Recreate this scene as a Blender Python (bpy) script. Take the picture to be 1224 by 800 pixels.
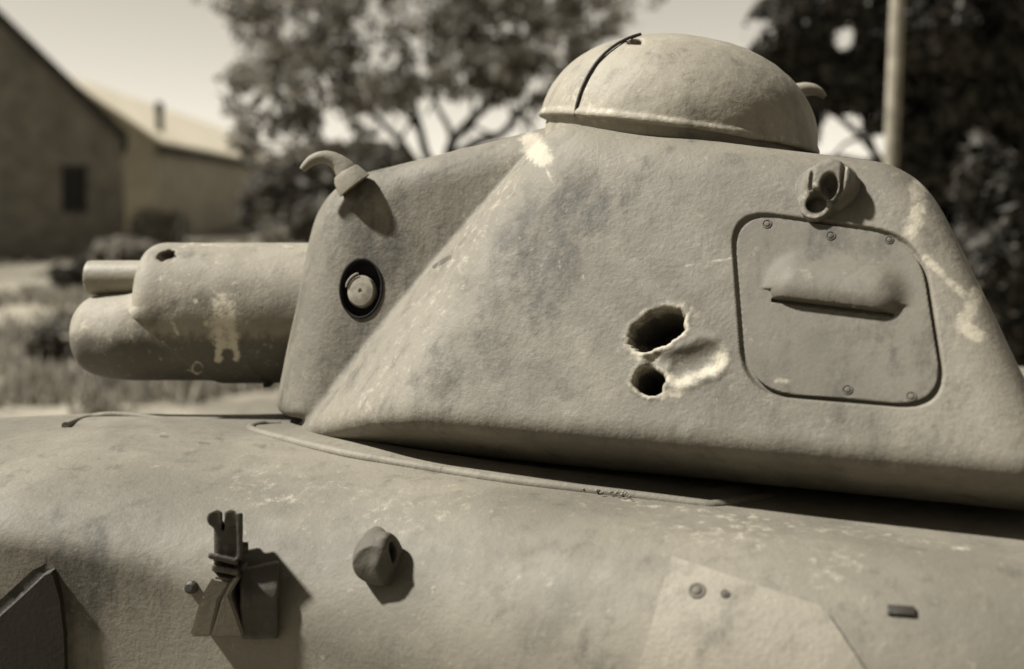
import bpy, bmesh, math, random
import numpy as np
from mathutils import Vector, Matrix

random.seed(7)
RNG = np.random.default_rng(11)
scene = bpy.context.scene
for o in list(bpy.data.objects):
    bpy.data.objects.remove(o)

# ------------------------------------------------------------------ camera
EYE = 1.78
FPX = 1460.0                      # focal length in photo pixels (1224 wide)
PITCH = math.atan(170 / FPX)
cd = bpy.data.cameras.new('camera')
cam = bpy.data.objects.new('camera', cd)
scene.collection.objects.link(cam)
cam.location = (0, 0, EYE)
cam.rotation_euler = (math.pi / 2 - PITCH, 0, 0)
cd.sensor_width = 36
cd.lens = FPX / 1224 * 36
cd.clip_start = 0.05
cd.clip_end = 2000
cd.dof.use_dof = True
cd.dof.focus_distance = 2.08
cd.dof.aperture_fstop = 1.9
scene.camera = cam

# ------------------------------------------------------------------ sky and sun
SUN = Vector((-0.64, -0.02, 0.80)).normalized()
w = bpy.data.worlds.new('World')
scene.world = w
w.use_nodes = True
nt = w.node_tree
nt.nodes.clear()
sky = nt.nodes.new('ShaderNodeTexSky')
sky.sky_type = 'NISHITA'
sky.sun_disc = False
sky.sun_elevation = math.asin(SUN.z)
sky.sun_rotation = math.atan2(SUN.x, SUN.y) % (2 * math.pi)
sky.dust_density = 0.0
bw = nt.nodes.new('ShaderNodeRGBToBW')
tint = nt.nodes.new('ShaderNodeMix')
tint.data_type = 'RGBA'
tint.blend_type = 'MULTIPLY'
tint.inputs[0].default_value = 1
tint.inputs[7].default_value = (1.0, 0.93, 0.79, 1)
bg = nt.nodes.new('ShaderNodeBackground')
bg.inputs[1].default_value = 0.060
wo = nt.nodes.new('ShaderNodeOutputWorld')
nt.links.new(sky.outputs[0], bw.inputs[0])
nt.links.new(bw.outputs[0], tint.inputs[6])
nt.links.new(tint.outputs[2], bg.inputs[0])
nt.links.new(bg.outputs[0], wo.inputs[0])
sd = bpy.data.lights.new('sun', 'SUN')
sd.energy = 4.2
sd.angle = math.radians(3.5)
sd.color = (1.0, 0.98, 0.94)
sun = bpy.data.objects.new('sun', sd)
scene.collection.objects.link(sun)
sun.rotation_euler = SUN.to_track_quat('Z', 'Y').to_euler()
sun.location = (-6, -4, 12)
vs = scene.view_settings
vs.view_transform = 'Standard'
vs.look = 'None'
vs.exposure = 1.15
vs.gamma = 1.0

# ------------------------------------------------------------------ pixel helpers
_sp, _cp = math.sin(PITCH), math.cos(PITCH)
FW = np.array([0, _cp, -_sp]); UP = np.array([0, _sp, _cp]); RT = np.array([1.0, 0, 0])
CAM = np.array([0, 0, EYE])
def ray(px, py):
    return FW + RT * (px - 612) / FPX + UP * (400 - py) / FPX
def P(px, py, Y):
    d = ray(px, py); return CAM + d * (Y / d[1])
def PZ(px, py, z):
    d = ray(px, py); return CAM + d * ((z - EYE) / d[2])
def PP(px, py, pl):
    n, o = pl
    d = ray(px, py); return CAM + d * (np.dot(n, o - CAM) / np.dot(n, d))
def to_px(v):
    r = v - CAM
    dz = r @ FW
    return 612 + FPX * (r @ RT) / dz, 400 - FPX * (r @ UP) / dz
def plane(a, b, c, toward):
    n = np.cross(b - a, c - a); n /= np.linalg.norm(n)
    if np.dot(n, np.asarray(toward, float)) < 0: n = -n
    return n, a

# ------------------------------------------------------------------ numpy noise
def vnoise(p, s, seed=0):
    q = p * s + seed * 17.31
    i = np.floor(q).astype(np.int64); f = q - i
    f = f * f * (3 - 2 * f)
    def h(ix, iy, iz):
        k = (ix * 374761393 + iy * 668265263 + iz * 2147483647 + seed * 974711) & 0xffffffff
        k = ((k ^ (k >> 13)) * 1274126177) & 0xffffffff
        k = k ^ (k >> 16)
        return (k & 0xffff) / 32767.5 - 1
    x, y, z = i[:, 0], i[:, 1], i[:, 2]
    fx, fy, fz = f[:, 0], f[:, 1], f[:, 2]
    c = lambda a, b, t: a + (b - a) * t
    return c(c(c(h(x, y, z), h(x+1, y, z), fx), c(h(x, y+1, z), h(x+1, y+1, z), fx), fy),
             c(c(h(x, y, z+1), h(x+1, y, z+1), fx), c(h(x, y+1, z+1), h(x+1, y+1, z+1), fx), fy), fz)
def fbm(p, s, seed=0, o=3):
    r = 0; a = 1
    for k in range(o):
        r = r + a * vnoise(p, s * 2.03 ** k, seed + k * 5); a *= 0.5
    return r

# ------------------------------------------------------------------ implicit surfaces
def smax(a, b, k):
    h = np.maximum(k - np.abs(a - b), 0) / k
    return np.maximum(a, b) + h * h * k * 0.25
def smin(a, b, k):
    return -smax(-a, -b, k)
def hp(p, pl):
    return (p - pl[1]) @ pl[0]

def nets(f, lo, hi, h, newton=2):
    """surface nets with a sparse fine grid; returns verts, quads"""
    lo = np.asarray(lo, float); B = 8
    nb = np.ceil((np.asarray(hi) - lo) / (h * B)).astype(int)
    n = nb * B
    bi = np.stack(np.meshgrid(*[np.arange(k) for k in nb], indexing='ij'), -1).reshape(-1, 3)
    ctr = lo + (bi * B + (B - 1) / 2) * h
    fc = np.concatenate([f(ctr[i:i + 200000]) for i in range(0, len(ctr), 200000)])
    G = np.repeat(np.repeat(np.repeat(fc.reshape(nb).astype(np.float32), B, 0), B, 1), B, 2)
    act = np.where(np.abs(fc) < h * B * 1.25)[0]
    off = np.stack(np.meshgrid(*[np.arange(B)] * 3, indexing='ij'), -1).reshape(-1, 3)
    for i in range(0, len(act), 800):
        idx = (bi[act[i:i + 800], None, :] * B + off[None]).reshape(-1, 3)
        G[idx[:, 0], idx[:, 1], idx[:, 2]] = f(lo + idx * h)
    S = G < 0
    c = np.zeros(tuple(n - 1), np.uint8)
    for dx in (0, 1):
        for dy in (0, 1):
            for dz in (0, 1):
                c += S[dx:n[0]-1+dx, dy:n[1]-1+dy, dz:n[2]-1+dz]
    cells = np.argwhere((c > 0) & (c < 8))
    vid = -np.ones(tuple(n - 1), np.int32)
    vid[cells[:, 0], cells[:, 1], cells[:, 2]] = np.arange(len(cells))
    acc = np.zeros((len(cells), 3)); cnt = np.zeros(len(cells))
    cor = [(a, b, d) for a in (0, 1) for b in (0, 1) for d in (0, 1)]
    for a in cor:
        for ax in range(3):
            if a[ax]: continue
            b = list(a); b[ax] = 1
            A = cells + a; Bc = cells + b
            va = G[A[:, 0], A[:, 1], A[:, 2]].astype(float); vb = G[Bc[:, 0], Bc[:, 1], Bc[:, 2]].astype(float)
            m = (va < 0) != (vb < 0)
            t = np.where(m, va / np.where(m, va - vb, 1), 0)
            pt = A.astype(float); pt[:, ax] += t
            acc[m] += pt[m]; cnt[m] += 1
    V = lo + acc / cnt[:, None] * h
    quads = []
    for ax in range(3):
        o1, o2 = [(1, 2), (2, 0), (0, 1)][ax]
        sl = [slice(1, n[k] - 1) for k in range(3)]; sl2 = list(sl)
        sl[ax] = slice(0, n[ax] - 1); sl2[ax] = slice(1, n[ax])
        s0 = S[tuple(sl)]; s1 = S[tuple(sl2)]
        for flip in (0, 1):
            e = np.argwhere((s0 & ~s1) if not flip else (~s0 & s1))
            if not len(e): continue
            off3 = np.ones(3, int); off3[ax] = 0
            e = e + off3
            def g(d1, d2):
                q = e.copy(); q[:, o1] -= d1; q[:, o2] -= d2
                return vid[q[:, 0], q[:, 1], q[:, 2]]
            q = np.stack([g(0, 0), g(1, 0), g(1, 1), g(0, 1)], 1)
            if flip: q = q[:, ::-1]
            quads.append(q)
    Q = np.concatenate(quads)
    Q = Q[(Q >= 0).all(1)]
    eps = h * 0.3
    for _ in range(newton):
        fv, g = fgrad(f, V, eps)
        st = -fv[:, None] * g / np.maximum((g * g).sum(1), 0.25)[:, None]
        ln = np.linalg.norm(st, axis=1, keepdims=True)
        V = V + st * np.minimum(1, h * 0.6 / np.maximum(ln, 1e-9))
    return V, Q
def fgrad(f, V, eps):
    fv = f(V)
    g = np.stack([(f(V + eps * e) - f(V - eps * e)) / (2 * eps) for e in np.eye(3)], 1)
    return fv, g

# ------------------------------------------------------------------ object helpers
C = scene.collection
def mesh_np(name, V, F):
    me = bpy.data.meshes.new(name)
    F = np.asarray(F); V = np.asarray(V, float)
    k = F.shape[1]
    me.vertices.add(len(V)); me.vertices.foreach_set('co', V.ravel())
    me.loops.add(F.size); me.loops.foreach_set('vertex_index', F.ravel().astype(np.int32))
    me.polygons.add(len(F)); me.polygons.foreach_set('loop_start', np.arange(0, F.size, k, dtype=np.int32))
    me.polygons.foreach_set('loop_total', np.full(len(F), k, np.int32))
    me.update(calc_edges=True); me.validate()
    return me
def attr(me, name, val):
    a = me.attributes.new(name, 'FLOAT', 'POINT')
    a.data.foreach_set('value', np.asarray(val, np.float32))
def smooth(me, ang=None):
    me.polygons.foreach_set('use_smooth', np.ones(len(me.polygons), bool))
    if ang: me.set_sharp_from_angle(angle=math.radians(ang))
def put(name, me, mat, parent=None):
    o = bpy.data.objects.new(name, me); C.objects.link(o)
    if mat: 
        me.materials.clear(); me.materials.append(mat)
    if parent:
        o.parent = parent
        if parent.type == 'EMPTY': o.matrix_parent_inverse = Matrix.Translation(-parent.location)
    return o
def empty(name, loc):
    o = bpy.data.objects.new(name, None); C.objects.link(o); o.location = loc; return o
def tag(o, label=None, cat=None, group=None, kind=None):
    for k, v in (('label', label), ('category', cat), ('group', group), ('kind', kind)):
        if v: o[k] = v
    return o
def bm_me(name, bm, sm=None):
    me = bpy.data.meshes.new(name); bm.normal_update(); bm.to_mesh(me); bm.free()
    if sm: smooth(me, sm)
    return me
def box_bm(bm, lo, hi, M=None, bev=0):
    r = bmesh.ops.create_cube(bm, size=1)
    lo = Vector(lo); hi = Vector(hi)
    bmesh.ops.scale(bm, vec=hi - lo, verts=r['verts'])
    bmesh.ops.translate(bm, vec=(lo + hi) / 2, verts=r['verts'])
    vs_ = r['verts']
    if bev:
        es = list({e for v in vs_ for e in v.link_edges})
        rr = bmesh.ops.bevel(bm, geom=es, offset=bev, segments=2, affect='EDGES', profile=0.6)
        vs_ = list({v for f in rr['faces'] for v in f.verts} | {v for v in vs_ if v.is_valid})
    if M is not None: bmesh.ops.transform(bm, matrix=M, verts=vs_)
    return vs_
def tube(pts, rad, seg=12, cap=True):
    """swept tube; pts list of 3d, rad list; returns verts, quads(tris as degenerate-free lists)"""
    pts = [Vector(p) for p in pts]
    bm = bmesh.new(); rings = []
    t0 = (pts[1] - pts[0]).normalized()
    ref = t0.orthogonal().normalized()
    for i, p in enumerate(pts):
        a = pts[max(i - 1, 0)]; b = pts[min(i + 1, len(pts) - 1)]
        t = (b - a).normalized()
        ref = (ref - t * ref.dot(t)).normalized()
        bi = t.cross(ref)
        r = rad[i] if hasattr(rad, '__len__') else rad
        rings.append([bm.verts.new(p + (ref * math.cos(2*math.pi*k/seg) + bi * math.sin(2*math.pi*k/seg)) * r) for k in range(seg)])
    for a, b in zip(rings, rings[1:]):
        for k in range(seg):
            bm.faces.new((a[k], a[(k+1) % seg], b[(k+1) % seg], b[k]))
    if cap:
        bm.faces.new(rings[0][::-1]); bm.faces.new(rings[-1])
    return bm
def spline(pts, n=8):
    pts = [np.asarray(p, float) for p in pts]
    out = []
    for i in range(len(pts) - 1):
        p0 = pts[max(i-1, 0)]; p1 = pts[i]; p2 = pts[i+1]; p3 = pts[min(i+2, len(pts)-1)]
        for k in range(n):
            t = k / n
            out.append(0.5 * ((2*p1) + (-p0+p2)*t + (2*p0-5*p1+4*p2-p3)*t*t + (-p0+3*p1-3*p2+p3)*t**3))
    out.append(pts[-1]); return out

# ------------------------------------------------------------------ materials
def T(v, warm=1.0):
    """sepia tone of a grey value"""
    g = 1 - 0.10 * warm; b = 1 - 0.305 * warm
    return (v, v * g, v * b, 1)
def newmat(name, rough=0.7, spec=0.35):
    m = bpy.data.materials.new(name); m.use_nodes = True
    p = m.node_tree.nodes['Principled BSDF']
    p.inputs['Roughness'].default_value = rough
    p.inputs['Specular IOR Level'].default_value = spec
    return m, m.node_tree, p
def N(t, typ, **kw):
    n = t.nodes.new(typ)
    for k, v in kw.items(): setattr(n, k, v)
    return n
def mixc(t, fac, a, b, blend='MIX'):
    m = N(t, 'ShaderNodeMix', data_type='RGBA', blend_type=blend)
    for i, v in ((0, fac), (6, a), (7, b)):
        if hasattr(v, 'is_output'): t.links.new(v, m.inputs[i])
        else: m.inputs[i].default_value = v
    return m.outputs[2]
def ramp(t, src, a, b, lo=0.0, hi=1.0):
    r = N(t, 'ShaderNodeMapRange', interpolation_type='SMOOTHSTEP')
    t.links.new(src, r.inputs[0])
    r.inputs[1].default_value = a; r.inputs[2].default_value = b
    r.inputs[3].default_value = lo; r.inputs[4].default_value = hi
    return r.outputs[0]
def noise_n(t, co, scale, det=4, rough=0.6, dist=0.0):
    n = N(t, 'ShaderNodeTexNoise')
    n.inputs['Scale'].default_value = scale; n.inputs['Detail'].default_value = det
    n.inputs['Roughness'].default_value = rough; n.inputs['Distortion'].default_value = dist
    t.links.new(co, n.inputs['Vector']); return n.outputs[0]
def geo_co(t, scale=None):
    c = N(t, 'ShaderNodeTexCoord').outputs['Object']
    if scale:
        mp = N(t, 'ShaderNodeMapping'); mp.inputs['Scale'].default_value = scale
        t.links.new(c, mp.inputs[0]); c = mp.outputs[0]
    return c
def steel(name, v=0.30, var=0.35, bump=0.35, rough=0.66, pits=0.5, grain=1.0):
    m, t, p = newmat(name, rough, 0.3)
    co = geo_co(t)
    n1 = noise_n(t, co, 3.0, 6, 0.62, 0.4)
    n2 = noise_n(t, co, 17.0, 6, 0.65, 0.3)
    n3 = noise_n(t, co, 140.0, 3, 0.6)
    n4 = noise_n(t, co, 330.0, 2, 0.6)
    st = noise_n(t, geo_co(t, (22, 22, 2.2)), 1.0, 5, 0.65)     # rain streaks
    col = mixc(t, ramp(t, n1, 0.34, 0.66), T(v * (1 - var * 0.55)), T(v * (1 + var * 0.45)))
    col = mixc(t, ramp(t, n2, 0.52, 0.72, 0, 0.55), col, T(v * (1 - var * 0.8)))
    col = mixc(t, ramp(t, n2, 0.44, 0.28, 0, 0.5), col, T(v * (1 + var * 0.75)))
    col = mixc(t, ramp(t, st, 0.52, 0.74, 0, 0.55 * grain), col, T(v * 0.58))
    col = mixc(t, ramp(t, n3, 0.60, 0.72, 0, 0.35 * pits), col, T(v * 0.45))
    col = mixc(t, ramp(t, n3, 0.38, 0.27, 0, 0.30 * pits), col, T(v * 1.55))
    col = mixc(t, ramp(t, n4, 0.5, 0.68, 0, 0.14), col, T(v * 0.55))
    col = mixc(t, ramp(t, n4, 0.46, 0.30, 0, 0.12), col, T(v * 1.5))
    wn = noise_n(t, co, 48.0, 8, 0.72, 0.1)
    wear_light = N(t, 'ShaderNodeAttribute', attribute_name='wear').outputs['Fac']  # worn paint, plus brightness painted in as light
    stn = N(t, 'ShaderNodeAttribute', attribute_name='stain').outputs['Fac']  # real stains, plus shade painted into the colour
    a = N(t, 'ShaderNodeMath', operation='ADD'); t.links.new(stn, a.inputs[0])
    sc = N(t, 'ShaderNodeMath', operation='MULTIPLY_ADD'); t.links.new(wn, sc.inputs[0]); sc.inputs[1].default_value = 3.4; sc.inputs[2].default_value = -1.75
    ss = N(t, 'ShaderNodeMath', operation='MULTIPLY_ADD'); t.links.new(st, ss.inputs[0]); ss.inputs[1].default_value = 3.2; t.links.new(sc.outputs[0], ss.inputs[2])
    sh = N(t, 'ShaderNodeMath', operation='SUBTRACT'); t.links.new(ss.outputs[0], sh.inputs[0]); sh.inputs[1].default_value = 1.7
    t.links.new(sh.outputs[0], a.inputs[1])
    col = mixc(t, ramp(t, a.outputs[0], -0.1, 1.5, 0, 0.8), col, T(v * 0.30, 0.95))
    b = N(t, 'ShaderNodeMath', operation='ADD'); t.links.new(wear_light, b.inputs[0]); t.links.new(sc.outputs[0], b.inputs[1])
    col = mixc(t, ramp(t, b.outputs[0], 0.15, 1.2, 0, 0.9), col, T(min(0.7, v * 2.5)))
    t.links.new(col, p.inputs['Base Color'])
    rr = N(t, 'ShaderNodeMapRange'); t.links.new(n2, rr.inputs[0]); rr.inputs[3].default_value = rough - 0.14; rr.inputs[4].default_value = rough + 0.14
    t.links.new(rr.outputs[0], p.inputs['Roughness'])
    h = N(t, 'ShaderNodeMath', operation='MULTIPLY_ADD'); t.links.new(noise_n(t, co, 95.0, 6, 0.68), h.inputs[0]); h.inputs[1].default_value = 1.0
    h2 = N(t, 'ShaderNodeMath', operation='MULTIPLY'); t.links.new(n3, h2.inputs[0]); h2.inputs[1].default_value = 0.9
    t.links.new(h2.outputs[0], h.inputs[2])
    bp = N(t, 'ShaderNodeBump'); bp.inputs['Strength'].default_value = bump; bp.inputs['Distance'].default_value = 0.005
    t.links.new(h.outputs[0], bp.inputs['Height']); t.links.new(bp.outputs[0], p.inputs['Normal'])
    return m
M_TURRET = steel('cast_armour_paint', 0.152, 0.46, 0.27)
M_HULL = steel('hull_cast_paint', 0.162, 0.4, 0.22, grain=0.6)
M_PLATE = steel('hatch_paint', 0.122, 0.25, 0.12, pits=0.4, grain=0.5)
M_CUPOLA = steel('cupola_paint', 0.225, 0.4, 0.2)
M_GUN = steel('gun_paint', 0.235, 0.32, 0.22)
M_BARREL = steel('barrel_metal', 0.27, 0.30, 0.12, rough=0.5)
M_DARKST = steel('dark_fitting_metal', 0.035, 0.4, 0.25, rough=0.5)
M_FIT = steel('fitting_paint', 0.10, 0.35, 0.25)
M_CLAMP = steel('clamp_metal', 0.055, 0.4, 0.2, rough=0.5)
M_LIGHT = steel('pale_plate_paint', 0.21, 0.35, 0.3)
def flat(name, v, rough=0.85, warm=1.0, sc=4.0, var=0.3, bump=0.0):
    m, t, p = newmat(name, rough, 0.2)
    co = geo_co(t); n = noise_n(t, co, sc, 6, 0.65)
    col = mixc(t, ramp(t, n, 0.3, 0.7), T(v * (1 - var), warm), T(v * (1 + var), warm))
    t.links.new(col, p.inputs['Base Color'])
    if bump:
        bp = N(t, 'ShaderNodeBump'); bp.inputs['Strength'].default_value = bump; bp.inputs['Distance'].default_value = 0.02
        t.links.new(n, bp.inputs['Height']); t.links.new(bp.outputs[0], p.inputs['Normal'])
    return m
M_BLACK = flat('soot_black', 0.012, 0.9, 0.1)  # even black of the port recess and the strap gap fillers
M_RUBBER = flat('worn_rubber', 0.02, 0.7, 0.2)
M_GLASS = flat('port_disc_metal', 0.26, 0.4, 0.9, 60, 0.25)

# ------------------------------------------------------------------ ground
def ground_mat():
    m, t, p = newmat('dry_grass_earth', 0.95, 0.1)
    co = geo_co(t)
    n1 = noise_n(t, co, 0.35, 6, 0.6); n2 = noise_n(t, co, 3.0, 6, 0.7)
    col = mixc(t, ramp(t, n1, 0.4, 0.62), T(0.14), T(0.30))
    col = mixc(t, ramp(t, n2, 0.5, 0.7, 0, 0.7), col, T(0.08))
    t.links.new(col, p.inputs['Base Color'])
    bp = N(t, 'ShaderNodeBump'); bp.inputs['Strength'].default_value = 0.8; bp.inputs['Distance'].default_value = 0.08
    t.links.new(n2, bp.inputs['Height']); t.links.new(bp.outputs[0], p.inputs['Normal'])
    return m
bm = bmesh.new()
bmesh.ops.create_grid(bm, x_segments=90, y_segments=90, size=700)
for v in bm.verts:
    v.co.z = 0.0
ground = put('ground', bm_me('ground', bm), ground_mat())
tag(ground, 'dry trampled grass and bare earth', kind='structure')

# ================================================================== TANK
YG = 2.55                                   # plane of symmetry of the tank
tank = tag(empty('tank', (0.32, YG, 0)), 'knocked-out cast-armour tank with shell holes in its turret side', 'tank')
ZD = 1.315                                  # deck under the turret

# ---- key planes of the turret casting (near half; the far half is its mirror image)
a_ = P(425, 500, 2.07); b_ = P(1163, 566, 1.66); c_ = P(640, 150, 2.19)
PS = plane(a_, b_, c_, (0, -1, 0))
nS = PS[0]
e1 = (b_ - a_) / np.linalg.norm(b_ - a_); e2 = np.cross(nS, e1); e2 = e2 if e2[2] > 0 else -e2
SO = PP(780, 420, PS)
def s_loc(p): r = p - SO; return r @ e1, r @ e2, r @ nS
def s_px(px, py, c=0.0):
    q = PP(px, py, (nS, SO + nS * c)); return s_loc(q)
def s_w(a, b, c): return SO + e1 * a + e2 * b + nS * c
tl = PP(640, 139, PS); tr = PP(1085, 194, PS)
PR = plane(tl, tr, (tl + tr) / 2 + np.array([0.0, 0.5, 0.004]), (0, 0, 1))
# undercut below the side
u0 = PP(425, 500, PS); u1 = PP(1163, 566, PS)
inw = np.array([-nS[0], -nS[1], 0]); inw /= np.linalg.norm(inw)
PU = plane(u0, u1, u0 + inw * 0.145 + np.array([0, 0, -0.085]), (0, 0, -1))
# forward band
PF = None
# rear slope
q0 = PP(1112, 215, PS); q1 = PP(1236, 470, PS)
PB = plane(q0, q1, q0 + np.array([0.18, 0.6, 0.0]), (1, 0, 0.3))
# front box
PC = plane(P(325, 500, 2.30), P(392, 215, 2.385), P(600, 168, 2.345), (0, -1, 0))
PN = plane(P(323, 505, 2.30), P(382, 215, 2.385), P(323, 505, 2.30) + np.array([-0.05, 0.4, 0]), (-1, 0, 0))
PT = plane(P(388, 217, 2.385), P(604, 163, 2.345), P(388, 217, 2.385) + np.array([0.0, 0.4, 0.0]), (0, 0, 1))
PF = plane(PP(458, 490, PS), PP(660, 160, PS), PP(374, 490, PC), (-1, 0, 0.4))
PF2 = (np.array([-0.7, 0.12, 0.62]) / np.linalg.norm([-0.7, 0.12, 0.62]), PP(636, 160, PS))
ZB = 1.345
PORT_O = PP(431.5, 345, PC)
PORT_X = np.cross(np.array([0, 0, 1.0]), PC[0]); PORT_X /= np.linalg.norm(PORT_X)
PORT_X = PORT_X if PORT_X[0] > 0 else -PORT_X
PORT_Y = np.cross(PC[0], PORT_X); PORT_Y = PORT_Y if PORT_Y[2] > 0 else -PORT_Y
PORT_R = (25.5 * 2.35 / FPX, 35 * 2.35 / FPX)
HOLE1 = s_px(786, 393)[:2]; HOLE2 = s_px(776, 455)[:2]
G0 = s_px(810, 440)[:2]; G1 = s_px(843, 428)[:2]
def rot2(a, b, th):
    return a * math.cos(th) + b * math.sin(th), -a * math.sin(th) + b * math.cos(th)
MM = 0.00142                                # metres per photo pixel on the side plate
def hole_d(p, ctr, ru, rv, th, seed, jag=0.12):
    a, b, c = s_loc(p)
    u, v = rot2(a - ctr[0], b - ctr[1], th)
    an = np.arctan2(v / rv, u / ru)
    q = np.stack([np.cos(an) * 2.6, np.sin(an) * 2.6, np.full_like(an, seed)], 1)
    r = 1 + jag * vnoise(q, 1.0, seed) + jag * 0.55 * vnoise(q, 3.1, seed + 3)
    return (np.sqrt((u / ru) ** 2 + (v / rv) ** 2) - r) * min(ru, rv), c
def f_turret(p):
    y = p[:, 1]
    p = p.copy(); p[:, 1] = np.where(y > YG, 2 * YG - y, y)
    s, r, u, f, b = (hp(p, k) for k in (PS, PR, PU, PF, PB))
    A = smax(s, r, 0.075)
    A = smax(A, u, 0.036)
    A = smax(A, f, 0.045)
    A = smax(A, hp(p, PF2), 0.05)
    A = smax(A, b, 0.07)
    A = smax(A, 1.306 - p[:, 2], 0.02)
    c, n, t = hp(p, PC), hp(p, PN), hp(p, PT)
    Bx = smax(smax(c, t, 0.065), n, 0.095)
    Bx = smax(Bx, ZB - p[:, 2], 0.03)
    Bx = np.maximum(Bx, p[:, 0] - 0.35)
    d = smin(A, Bx, 0.010)
    pr = p - PORT_O
    pe = (np.sqrt((pr @ PORT_X / PORT_R[0]) ** 2 + (pr @ PORT_Y / PORT_R[1]) ** 2) - 1) * PORT_R[0]
    d = np.maximum(d, -np.maximum(pe, np.abs(pr @ PC[0]) - 0.022))
    # shell penetrations and the glancing gouge on the near side only
    m = (y < YG) & (np.abs(s) < 0.16)
    if m.any():
        pm = p[m]; dm = d[m]
        h1, cc = hole_d(pm, HOLE1, 33 * MM, 21 * MM, math.radians(33), 3, 0.10)
        # flare towards the outer face
        dm = smax(dm, -np.maximum(h1 - np.maximum(cc + 0.012, 0) * 0.35, -(cc + 0.12)), 0.004)
        h2, cc = hole_d(pm, HOLE2, 18 * MM, 16 * MM, math.radians(-20), 9, 0.07)
        dm = smax(dm, -np.maximum(h2 - np.maximum(cc + 0.01, 0) * 0.3, -(cc + 0.12)), 0.004)
        a, b2, cc = s_loc(pm)
        ga, gb = G0; vx, vy = G1[0] - ga, G1[1] - gb; L2 = vx * vx + vy * vy
        tt = np.clip(((a - ga) * vx + (b2 - gb) * vy) / L2, 0, 1)
        dd = np.hypot(a - ga - tt * vx, b2 - gb - tt * vy)
        g = np.sqrt(dd ** 2 + (cc - 0.020) ** 2 * 1.3) - (0.034 + 0.003 * tt)
        dm = smax(dm, -g, 0.010)
        # ragged bridge between the holes
        br = np.sqrt((a - s_px(785, 432)[0]) ** 2 + (b2 - s_px(785, 432)[1]) ** 2 + (cc - 0.004) ** 2 * 1.5) - 0.020
        dm = smax(dm, -br, 0.008)
        d[m] = dm
    # fitting hole under the sight (near side)
    return d

# hatch outline on the side plate
HC = [s_px(*q)[:2] for q in ((876, 253), (1098, 284), (1130, 487), (893, 467))]
def rpoly(a, b, R, grow=0.0):
    """rounded convex polygon distance (2D), corners HC clockwise in picture"""
    d = np.full(a.shape, -1e9)
    k = len(HC)
    cx = sum(h[0] for h in HC) / k; cy = sum(h[1] for h in HC) / k
    es = []
    for i in range(k):
        x0, y0 = HC[i]; x1, y1 = HC[(i + 1) % k]
        nx, ny = (y1 - y0), -(x1 - x0); l = math.hypot(nx, ny); nx /= l; ny /= l
        if (cx - x0) * nx + (cy - y0) * ny > 0: nx, ny = -nx, -ny
        es.append((a - x0) * nx + (b - y0) * ny - grow)
    d = es[0]
    for e in es[1:]: d = smax(d, e, R * 1.8)
    return d

def turret_displace(V, nrm):
    amp = 0.0006 * fbm(V, 9, 1, 2) + 0.00022 * fbm(V, 70, 4, 3)
    px, py = to_px(V)
    # the rough cheek casting
    a, b, c = s_loc(V)
    hd = rpoly(a, b, 0.04, 0.0045)
    near = (V[:, 1] < YG) & (np.abs(c) < 0.02)
    amp = np.where(near & (hd < 0.02), amp * np.clip(hd / 0.02, 0, 1), amp)
    amp = np.where(near, amp - 0.009 * np.clip(0.5 - hd / 0.0045, 0, 1), amp)
    # raised lips of torn metal
    m = near
    for ctr, ru, rv, th, sd_, hgt in ((HOLE1, 33*MM, 21*MM, math.radians(33), 3, 0.0034), (HOLE2, 18*MM, 16*MM, math.radians(-20), 9, 0.0022)):
        hd1, cc = hole_d(V, ctr, ru, rv, th, sd_, 0.10)
        amp = amp + np.where(m, hgt * np.exp(-((hd1 - 0.004) / 0.004) ** 2) * (0.6 + 0.7 * vnoise(V, 55, 7) + 0.25 * vnoise(V, 150, 9)), 0)
    ga, gb = G0; vx, vy = G1[0] - ga, G1[1] - gb; L2 = vx * vx + vy * vy
    tt = np.clip(((a - ga) * vx + (b - gb) * vy) / L2, 0, 1)
    dd = np.hypot(a - ga - tt * vx, b - gb - tt * vy)
    amp = amp + np.where(m, 0.003 * np.exp(-((dd - 0.032) / 0.009) ** 2) * (0.75 + 0.6 * vnoise(V, 70, 8)), 0)
    return V + nrm * amp[:, None], hd, dd

def blob(px, py, cx, cy, rx, ry=None, th=0.0):
    ry = ry or rx
    u, v = rot2(px - cx, py - cy, math.radians(th))
    return np.clip(1.6 - 1.6 * np.sqrt((u / rx) ** 2 + (v / ry) ** 2), 0, 1)
def stroke(px, py, pts, wd):
    best = np.full(px.shape, 1e9)
    for (x0, y0), (x1, y1) in zip(pts, pts[1:]):
        vx, vy = x1 - x0, y1 - y0
        t = np.clip(((px - x0) * vx + (py - y0) * vy) / (vx * vx + vy * vy), 0, 1)
        best = np.minimum(best, np.hypot(px - x0 - t * vx, py - y0 - t * vy))
    return np.clip(1.5 - 1.5 * best / wd, 0, 1)

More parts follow.
